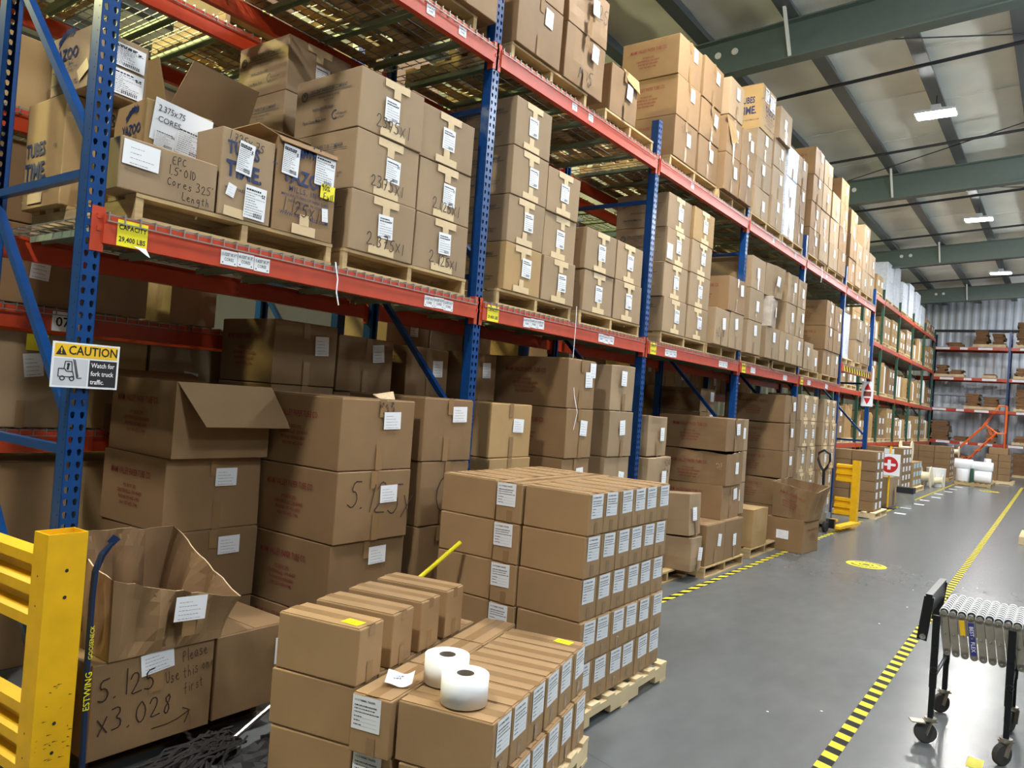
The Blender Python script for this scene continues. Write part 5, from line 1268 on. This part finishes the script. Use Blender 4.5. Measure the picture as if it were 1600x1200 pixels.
for i in range(NS):
    x = .05 + i*PIT
    link('axle', axle_me, cv, (x, 0, HC))
    for q in range(9):
        link('skate_wheel', wheel_me, cv, (x, .035 + q*.054 + (.027 if i % 2 else 0), HC+.004))
    for y in (-.004, CW+.004):
        s_ = link('scissor_slat', slat_me, cv, (x, y, HC)); s_.rotation_euler = (0, R(-8), 0)
        if y < 0:
            for dz in (0, -.10, -.20): link('rivet', rivet_me, s_, (0,-.003,dz))
            if i == 3:
                q_ = link('brand_label', MB().face([(-.014,-.0045,-.19),(.014,-.0045,-.19),(.014,-.0045,-.02),(-.014,-.0045,-.02)]).mesh('l', M['bflex']), s_)
                t_ = link('printed_text', text_mesh('BEST    FLEX','whitep',.026,.01,'CENTER',0,1,.95), s_, (0,-.0052,-.105)); t_.rotation_euler = (PI/2, PI/2, 0)
            if i == 2: link('yellow_label', MB().face([(-.012,-.0045,-.095),(.012,-.0045,-.095),(.012,-.0045,-.015),(-.012,-.0045,-.015)]).mesh('l', M['signyel']), s_)
# end bracket
b = MB(); b.box(-.035,-.005,-.03,CW+.03,HC-.005,HC+.085).box(-.037,-.003,-.032,CW+.032,HC+.085,HC+.095); b.build('end_stop', M['black'], cv)
b = MB(); b.bar((-.02,-.02,HC+.08),(-.045,-.02,HC-.16),.05,.012,0,(0,1,0)).build('end_plate', M['black'], cv)
b = MB(); b.bar((-.02,CW+.02,HC+.08),(-.045,CW+.02,HC-.16),.05,.012,0,(0,1,0)).build('end_plate', M['black'], cv)
MB().lathe([(0,-.034),(.016,-.032),(.018,-.02)], 12, (-.04,0,HC-.14), 'y').build('bolt', M['chrome'], cv)
def caster(x, y, spin, brake):
    e = empty('caster', (x,y,0), spin); e.parent = cv
    b = MB(); b.lathe([(0,-.014),(.050,-.014),(.056,-.010),(.056,.010),(.050,.014),(0,.014)], 22, (-.022,0,.056), 'y').build('wheel', M['rubber'], e)
    b = MB(); b.bar((-.022,-.02,.05),(.0,-.02,.125),.004,.032,0,(0,1,0)).bar((-.022,.02,.05),(.0,.02,.125),.004,.032,0,(0,1,0)).box(-.03,.03,-.022,.022,.118,.126); b.lathe([(0,.126),(.03,.126),(.03,.138),(0,.138)], 14).build('fork', M['alu'], e)
    if brake: MB().box(-.10,-.03,-.03,.03,.108,.114).build('brake_pedal', M['alu'], e)
for i, x in enumerate((.02, .365, .75)):
    for j, y in enumerate((-.03, CW+.03)):
        b = MB(); b.box(x-.015,x+.02,y-.012,y+.012,.30,HC-.01).box(x-.011,x+.016,y-.018,y-.012,.14,.52).box(x-.011,x+.016,y+.012,y+.016,.14,.52); b.build('leg', M['black'], cv)
        MB().lathe([(0,-.03),(.016,-.03),(.02,-.02),(.016,-.01)], 8, (x+.005,y,.40), 'y').build('adjust_knob', M['black'], cv)
        caster(x+.003, y, 0.4+.5*i+j*.4, i == 0 and j == 0)
    MB().tube([(x,-.03,.34),(x,CW+.03,.34)], .01, 8).build('cross_bar', M['black'], cv)

# ------------------------------------------------------------------ pallet jack
pj_ = empty('pallet_jack', (-3.0, 12.42, 0), R(-6)); tag(pj_, 'black and steel pallet jack standing left of the far yellow guard', 'pallet jack')
b = MB(); b.tube([(.02,-.08,.22),(.02,-.12,.95)], .022, 10).build('shaft', M['black'], pj_)
b = MB(); b.tube([(.02,-.12,.93),(-.03,-.125,1.0),(-.07,-.13,1.10),(-.065,-.135,1.20),(.02,-.14,1.25),(.105,-.135,1.20),(.11,-.13,1.10),(.07,-.125,1.0),(.02,-.12,.93)], .020, 8).build('grip_loop', M['brubber'], pj_)
b = MB(); b.box(-.06,.10,-.12,.06,.12,.30).box(-.03,.07,-.10,.02,.30,.42).build('pump', M['chrome'], pj_)
for x in (-.22,.12): MB().box(x,x+.14,.05,.95,.06,.10).build('fork_tine', M['yellow'], pj_)
MB().box(-.14,.18,.02,.08,.06,.20).build('frame_head', M['black'], pj_)
for x in (-.05,.09): MB().lathe([(0,-.025),(.075,-.025),(.085,-.018),(.085,.018),(.075,.025),(0,.025)], 20, (x,-.10,.086), 'x').build('steer_wheel', M['brubber'], pj_)

# ------------------------------------------------------------------ far floor loads
GQ = 'far floor cartons'
def grid_load(where, xf, y0, cols, wd, rows, h, depth, n2, z0, mt='brown', lab='mv', lsz=(.12,.12), group=GQ, faces=('x',), lm=None):
    """rows x cols of cartons facing the aisle, n2 more deep, seen in the distance"""
    for r_ in range(rows):
        for c_ in range(cols):
            o = carton(xf, y0+c_*wd, y0+(c_+1)*wd-.006, z0+r_*h, h-.004, 'plain', 'brown carton, %s row up, %s from near, %s' % (ORD[r_+1], ORD[c_+1], where), group, depth=depth, mt=mt, deco=False)
            me = lm or PL[lab]
            if 'x' in faces: part(o,'paper_label',me,'x',(depth,wd,h),0,.01,lsz[0],lsz[1],0,.005)
            if 'y' in faces and c_ == 0: part(o,'paper_label',me,'y',(depth,wd,h),-.1,.01,lsz[0],lsz[1],0,.005)
        for q in range(n2):
            carton(xf-depth*(q+1)-.01*(q+1), y0, y0+wd-.006, z0+r_*h, h-.004, 'plain', 'brown carton, %s row up, %s, %s' % (ORD[r_+1], 'rack side' if n2 == 1 else ORD[q+1]+' toward the rack', where), group, depth=depth, mt=mt, deco=False)
pallet(-3.22, 15.47, 0, 1.02, 1.1, 'pale pallet under the stack behind the far yellow guard', GFP, 'pine')
grid_load('stack behind the far yellow guard', -2.77, 15.06, 2, .36, 6, .182, .42, 1, .118, lsz=(.16,.12))
small_pallet(-3.65, 21.3, 0, 1.0, 1.5, 'pallet under the tall labelled stack far down the rack', GFP, 'wood')
grid_load('tall labelled stack far down the rack', -3.22, 20.62, 3, .44, 5, .21, .40, 1, .118, lsz=(.22,.12), faces=('x','y'))
o = carton(-2.95, 17.6, 18.2, 0, .62, 'plain', 'plain tan box standing behind the round red sign', GQ, depth=.4, deco=False)
carton(-3.0, 18.5, 19.2, 0, .88, 'plain', 'taller tan box beyond the round red sign', GQ, depth=.5)
small_pallet(-3.66, 23.2, 0, 1.0, 1.5, 'pallet under the blue-labelled cartons far down the rack', GFP, 'pine')
PLB = MB().face([(-.5,-.5,0),(.5,-.5,0),(.5,.5,0),(-.5,.5,0)]).mesh('blue_label', M['lblue'])
grid_load('blue-labelled block far down the rack', -3.24, 22.45, 3, .48, 3, .22, .42, 1, .118, mt='kraft', lsz=(.3,.12), lm=PLB)
def spool(x, y, z, r, w_, label, ax='x'):
    b = MB(); b.lathe([(.03,-w_/2),(r,-w_/2),(r,-w_/2+.02),(r*.45,-w_/2+.02),(r*.45,w_/2-.02),(r,w_/2-.02),(r,w_/2),(.03,w_/2),(.03,-w_/2)], 26, (0,0,0), ax)
    o = b.build('cable_spool', M['cream']); o.location = (x,y,z); tag(o, label, 'spool', 'cream spools')
spool(-3.55, 23.2, .118+.66+.27, .27, .30, 'cream plastic spool on top of the blue-labelled block'); spool(-3.25, 24.8, .31, .31, .28, 'large cream spool standing on the floor far down the rack'); spool(-2.98, 25.36, .2, .2, .24, 'small cream spool beside the white drum')
b = MB(); b.lathe([(0,0),(.25,0),(.26,.5),(.265,.5),(.265,.54),(0,.54)], 26); o = b.build('drum', M['whitep']); o.location = (-3.12,25.85,.0); tag(o, 'white plastic drum beside the spools', 'drum')
carton(-3.45, 25.4, 25.9, 0, .5, 'plain', 'dark brown box beside the white drum', GQ, depth=.4, deco=False, mt='brown')
small_pallet(-3.85, 29.5, 0, 1.5, 1.2, 'pallet under the broad far stack of cartons', GFP, 'wood')
grid_load('broad far stack of cartons', -3.12, 29.0, 2, .55, 5, .205, .46, 2, .118, lsz=(.2,.1))
carton(-2.95, 30.6, 31.1, 0, .75, 'plain', 'tan box with red sticker beyond the broad far stack', GQ, depth=.4)
spool(-3.15, 30.85, .75+.2, .2, .2, 'cream spool on the red-stickered box')
small_pallet(-2.33, 28.5, 0, .98, 1.75, 'flat pallet carrying white foam rolls at the aisle end', GFP, 'wood')
rg = random.Random(21); GW = 'white foam rolls'
def wroll(x, y, z, r, L, ax, label):
    b = MB(); b.lathe([(0,-L/2),(r*.93,-L/2),(r,-L/2+.02),(r,L/2-.02),(r*.93,L/2),(0,L/2)], 18, (0,0,0), ax); o = b.build('foam_roll', M['roll'], None, True); o.location = (x,y,z); tag(o, label, 'roll', GW)
wroll(-2.62,27.95,.118+.2,.2,.40,'z','upright white foam roll, left on the aisle-end pallet'); wroll(-2.62,27.97,.118+.40+.15,.15,.5,'x','white foam roll lying on the left upright roll')
wroll(-2.08,27.95,.118+.19,.19,.46,'x','white foam roll lying at the front of the aisle-end pallet'); wroll(-2.1,28.0,.118+.38+.14,.14,.55,'x','white foam roll lying on the front roll'); wroll(-2.2,28.5,.118+.28,.28,.5,'x','large white foam roll at the back of the pallet'); wroll(-2.02,28.45,.118+.56+.10,.10,.2,'z','small white roll standing on top of the bundle')
b = MB(); b.lathe([(0,-.22),(.055,-.22),(.06,0),(.05,.2),(0,.22)], 10); o = b.build('green_bottle', M['green']); o.location = (-2.37,27.80,.118+.22); tag(o, 'dark green bundle wedged between the white rolls', 'bundle')
small_pallet(-1.85, 31.0, 0, .9, 1.1, 'pallet under the stepped stack near the aisle end', GFP, 'pine')
grid_load('stepped stack near the aisle end', -1.50, 30.5, 2, .5, 4, .22, .36, 1, .118, lsz=(.28,.1), lm=PLB)
carton(-1.6, 30.55, 31.05, .118+.88, .21, 'plain', 'single carton on top of the stepped stack', GQ, depth=.55, deco=False, mt='brown')
# right edge of the picture
small_pallet(-.05, 14.95, 0, 1.0, 1.1, 'pallet at the right edge of the picture beyond the conveyor', GFP, 'pine')
for r_ in range(2): carton(.42, 14.45, 15.0, .118+r_*.22, .215, 'plain', 'brown carton at the right edge beyond the conveyor, %s' % ('lower','upper')[r_], GQ, depth=.90, deco=False)
# round red sign on a yellow post, and small bin
o = empty('post_sign', (-2.93,17.25,0)); tag(o, 'round red and white sign on a thin yellow post', 'sign')
MB().tube([(0,.06,0),(0,.06,1.28)], .02, 8).build('post', M['yellow'], o); MB().box(-.15,.15,-.05,.17,0,.02).build('base', M['black'], o)
MB().box(-.20,.20,-.012,.012,.68,1.12).build('board', M['paper'], o); MB().lathe([(0,-.014),(.165,-.014),(.165,-.012)], 28, (0,0,.90), 'y').build('red_disc', M['signred'], o)
MB().box(-.12,.12,-.017,-.014,.875,.925).build('white_bar', M['paper'], o); MB().box(-.03,.03,-.018,-.014,.80,1.0).build('white_bar', M['paper'], o)
b = MB(); b.box(-.15,.15,-.15,.15,0,.30); o = b.build('bin', M['galv']); o.location = (-2.72,18.1,0); tag(o, 'small grey metal bin by the round red sign', 'bin'); MB().box(-.16,.16,-.16,.16,.30,.42).build('black_liner', M['brubber'], o)
# red arrow sign on the seventh upright
o = empty('arrow_sign', (-3.29, 16.535, 2.30), -PI/2); tag(o, 'white sign with red arrows on the far blue upright', 'sign')
MB().box(0,.004,-.11,.11,-.25,.25).build('panel', M['paper'], o)
for s_ in (1,-1): MB().face([(.005,-.06,s_*.08),(.005,.06,s_*.08),(.005,.04,s_*.14),(.005,0,s_*.21),(.005,-.04,s_*.14)][::s_]).build('red_arrow', M['signred'], o)
MB().box(.004,.0055,-.07,.07,-.05,.05).build('red_text_bar', M['darkred'], o)

# ------------------------------------------------------------------ loads in the green rack
GG = 'loads in the green rack'
rg = random.Random(5); TUBE = {}
def tube_load(x, y, z, kind, label, hmax):
    """upright bundle of paper cores / a wrapped or boxed load"""
    if kind == 'cores':
        h = rg.uniform(.55,.95)*hmax; b = MB()
        for i in range(3):
            for j in range(4): b.lathe([(0,0),(.085,0),(.085,h*rg.uniform(.75,1)),(.04,h*.9)], 8, (-.1-i*.19, -.3+j*.19, 0), 'z', rg.choice((0,0,1)))
        o = b.build('core_bundle', [M['kraft'],M['paper']]); o.location = (x,y,z); tag(o, label.replace('KIND','bundle of standing paper cores'), 'paper cores', GG); o['kind'] = 'stuff'
    else:
        h = rg.uniform(.45,.9)*hmax; n = 2 if h > .5 else 1; mt = {'box':rg.choice(('tan','kraft','brown')),'wrap':'wrap'}[kind]
        for q in range(n):
            for c_ in range(2):
                o = carton(x, y-.46+c_*.47, y+c_*.47-.01, z+q*h/n, h/n-.003, 'plain', label.replace('KIND', ('wrapped bale' if kind == 'wrap' else 'carton')+', '+('lower ','upper ')[q]+('near','far')[c_]), GG, depth=.7, mt=mt, deco=False)
                if kind == 'box': part(o,'paper_label',PL['plain'],'x',(.7,.46,h/n),.05,.02,.2,.16,0,.005)
for k in range(1, 7):
    for i, z in enumerate(GZ):
        for s_ in (0, 1):
            y = GY[k]+.72+s_*1.24; zz = z+.014
            small_pallet(XB-.52, y, zz, 1.0, 1.05, 'pallet in the green rack, %s level, %s bay, %s half' % (ORD[i+1], ORD[k], ('near','far')[s_]), 'pallets in the green rack')
            kd = rg.choice(('cores','box','box','cores')) if i < 3 else ('wrap' if k in (3,4,5) else 'box')
            tube_load(XB-.02, y, zz+.116, kd, 'KIND, green rack %s level, %s bay, %s half' % (ORD[i+1], ORD[k], ('near','far')[s_]), (1.05,1.15,.95,1.5 if kd == 'wrap' else .6)[i])
    for s_ in (0,1):   # floor level
        y = GY[k]+.72+s_*1.24
        carton(XB-.05, y-.45, y+.45, 0, .85, 'plain', 'dark carton on the floor of the green rack, %s bay, %s half' % (ORD[k], ('near','far')[s_]), GG, depth=.8, mt='brown', deco=False)

# ------------------------------------------------------------------ racks along the far wall
YE = 36.0; EX = [-7.5, -4.80, -2.08, .64, 3.36]; EZ = (1.27, 2.60, 3.88, 5.13)
FM_END = frame_meshes(5.75, 'dblue', False, (.3,1.6,2.9,4.2,5.4))
for k, x in enumerate(EX):
    o = frame(0, 0, FM_END, 'dark blue upright frame against the far wall, %s from the left' % ORD[k+1], 'far wall upright frames'); o.location = (x, YE, 0); o.rotation_euler = (0,0,-PI/2)
for k in range(4):
    for i, z in enumerate(EZ):
        for dy, nm in ((0,'front'),(RD,'rear')):
            o = empty('rack_beam', (EX[k]+PW, YE+dy, z)); tag(o, 'orange %s beam of the far wall rack, %s level, %s bay from left' % (nm, ORD[i+1], ORD[k+1]), 'rack beam', 'far wall beams')
            MB().box(0,2.645,-.02,.03,-.12,0).build('rail', M['orange'], o)
            if nm == 'front':
                for q in range(3): link('beam_card', PL['plain'], o, (.35+q*.75+.2*((k+i)%2),-.0225,-.06), ROT['y'], (.28 if q % 2 else .5,.09,1))
        tag(MB().box(EX[k]+.1,EX[k]+2.6,YE,YE+RD,z+.001,z+.012).build('deck_panel', M['wire']), 'deck panel of the far wall rack, %s level, %s bay from left' % (ORD[i+1], ORD[k+1]), 'deck', 'far wall decks')
def flat_pile(x, y, z, w_, d_, n, label):
    o = empty('flattened_box_pile', (x,y,z)); tag(o, label, 'cardboard pile', 'piles of flattened boxes')
    for q in range(n):
        b = MB().box(-w_/2+rg.uniform(-.06,.06), w_/2+rg.uniform(-.06,.06), -d_/2, d_/2, q*.065, q*.065+.058).build('cardboard_sheet', M['corr'], o); b.rotation_euler = (0,0,rg.uniform(-.08,.08))
rg = random.Random(31)
def end_load(k, i, t, w_, n, lb, pal=True):
    x = EX[k]+.1+t*2.5; z = EZ[i]+.013 if i >= 0 else 0
    if pal: small_pallet(x, YE+.5, z, w_+.15, 1.0, 'pallet under the %s' % lb, 'far wall pallets', 'pine'); z += .116
    flat_pile(x, YE+.5, z, w_, .8, n, lb)
end_load(1,3,.67,.45,9,'taller brown pile on the far wall top shelf, left bay'); end_load(1,3,.90,.40,7,'shorter brown pile on the far wall top shelf, left bay')
end_load(1,3,.28,.55,3,'thin brown pile on the far wall top shelf, left bay', False)
end_load(1,2,.12,.36,6,'tied brown bundle on the far wall third shelf, left end'); end_load(1,2,.34,.42,3,'low tied bundle on the far wall third shelf'); end_load(1,2,.80,.35,1,'single sheet bundle on the far wall third shelf pallet')
end_load(1,1,.60,.45,8,'dark brown pile on the far wall second shelf'); end_load(1,1,.84,.45,6,'wide dark pile on the far wall second shelf')
end_load(1,0,.15,.60,12,'tall flattened-box pile on the far wall first shelf', False); end_load(1,0,.46,.50,3,'low flattened-box pile on the far wall first shelf', False); end_load(1,0,.88,.35,9,'narrow pile behind the orange ladder', False)
end_load(2,3,.25,.9,14,'big brown pile on the far wall top shelf, right bay'); end_load(2,2,.25,.9,5,'brown pile on the far wall third shelf, right bay'); end_load(2,1,.3,1.0,12,'big dark pile on the far wall second shelf, right bay'); end_load(2,0,.3,1.0,4,'brown pile on the far wall first shelf, right bay'); end_load(2,-1,.3,1.1,13,'big dark pile on the floor under the far wall rack'); end_load(1,-1,.35,1.0,9,'dark pile on the floor behind the ladder')

# ------------------------------------------------------------------ orange rolling ladder
o = empty('rolling_ladder', (-2.4, 33.0, 0)); tag(o, 'orange tubular rolling ladder in front of the far wall rack', 'ladder')
r_ = .022
for y in (-.32,.32):
    MB().tube([(-.95,y,.08),(-.85,y,.30),(.28,y,1.72)], r_, 8).build('stringer', M['ladder'], o)
    MB().tube([(.55,y,.08),(.55,y,1.72)], r_, 8).build('rear_leg', M['ladder'], o); MB().tube([(.28,y,1.70),(.55,y,1.70)], r_, 8).build('platform_edge', M['ladder'], o)
    MB().tube([(-.62,y,.62),(-.95,y,.98),(-.05,y,2.02),(.12,y,1.62)], r_*.9, 8).build('lower_handrail', M['ladder'], o)
    MB().tube([(.28,y,1.72),(-.10,y,2.0),(.32,y,2.72),(.55,y,2.72),(.55,y,1.72)], r_*.9, 8).build('upper_handrail', M['ladder'], o)
    MB().tube([(-.75,y,.30),(.55,y,.30)], r_*.8, 8).build('base_rail', M['ladder'], o)
    for x in (-.85,.5): MB().lathe([(0,-.02),(.05,-.02),(.05,.02),(0,.02)], 12, (x,y,.05), 'y').build('caster', M['brubber'], o)
for k in range(6):
    t = k/6; MB().box(-.85+t*1.13-.10,-.85+t*1.13+.10,-.32,.32,.30+t*1.42-.012,.30+t*1.42+.012).build('step', M['ladder'], o)
MB().box(.26,.57,-.32,.32,1.70,1.73).build('platform', M['ladder'], o)

# ------------------------------------------------------------------ beyond about 300 cartons in view: the smallest and the hidden ones are one object
REST = set(i for a, c in ((2,2),(7,9),(64,67),(74,74),(133,133),(137,138),(141,143),(146,149),(151,154),(156,159),(161,162),(166,167),(173,173),(184,186),(197,197),(202,202),(207,207),(212,212),(221,221),(223,224),(228,228),(232,243),(245,245),(248,260),(262,262),(264,277),(279,279),(282,282),(284,299),(301,311),(315,319),(321,322),(332,333),(348,348),(350,350),(352,352),(354,354),(356,356),(358,358),(360,362),(365,365),(367,367),(369,369),(371,371),(373,373),(376,377),(380,380),(382,382),(384,384),(386,386),(388,388),(391,392),(395,395),(397,397),(399,399),(401,401),(403,403),(406,407),(427,428),(430,430),(433,433),(436,437),(439,439),(442,442),(444,459),(461,463),(466,486),(488,490),(492,492),(494,494),(496,496),(498,511),(513,554),(556,564),(566,580),(582,582),(584,612),(614,650),) for i in range(a, c+1))
def join_rest(objs):
    b = MB(); mats = []
    bpy.context.view_layer.update()
    def add(o, depth=0):
        if o.type == 'MESH':
            me = o.data; n = len(b.v); mx = o.matrix_world
            b.v.extend(tuple(mx @ v.co) for v in me.vertices)
            sl = []
            for m_ in me.materials:
                if m_ not in mats: mats.append(m_)
                sl.append(mats.index(m_))
            for p in me.polygons: b.f.append(tuple(n+i for i in p.vertices)); b.m.append(sl[p.material_index])
        for c in o.children:
            if c.name.split('.')[0] not in ('printed_text','handwriting'): add(c)
    for o in objs: add(o)
    for o in objs:
        for c in list(o.children_recursive): bpy.data.objects.remove(c)
        bpy.data.objects.remove(o)
    r = b.build('stacked_cartons', mats)
    tag(r, 'remaining brown cartons packed deep in the racks and far stacks', 'cartons', None, 'stuff')
if REST: join_rest([o for i, o in enumerate(BOXES) if i in REST])
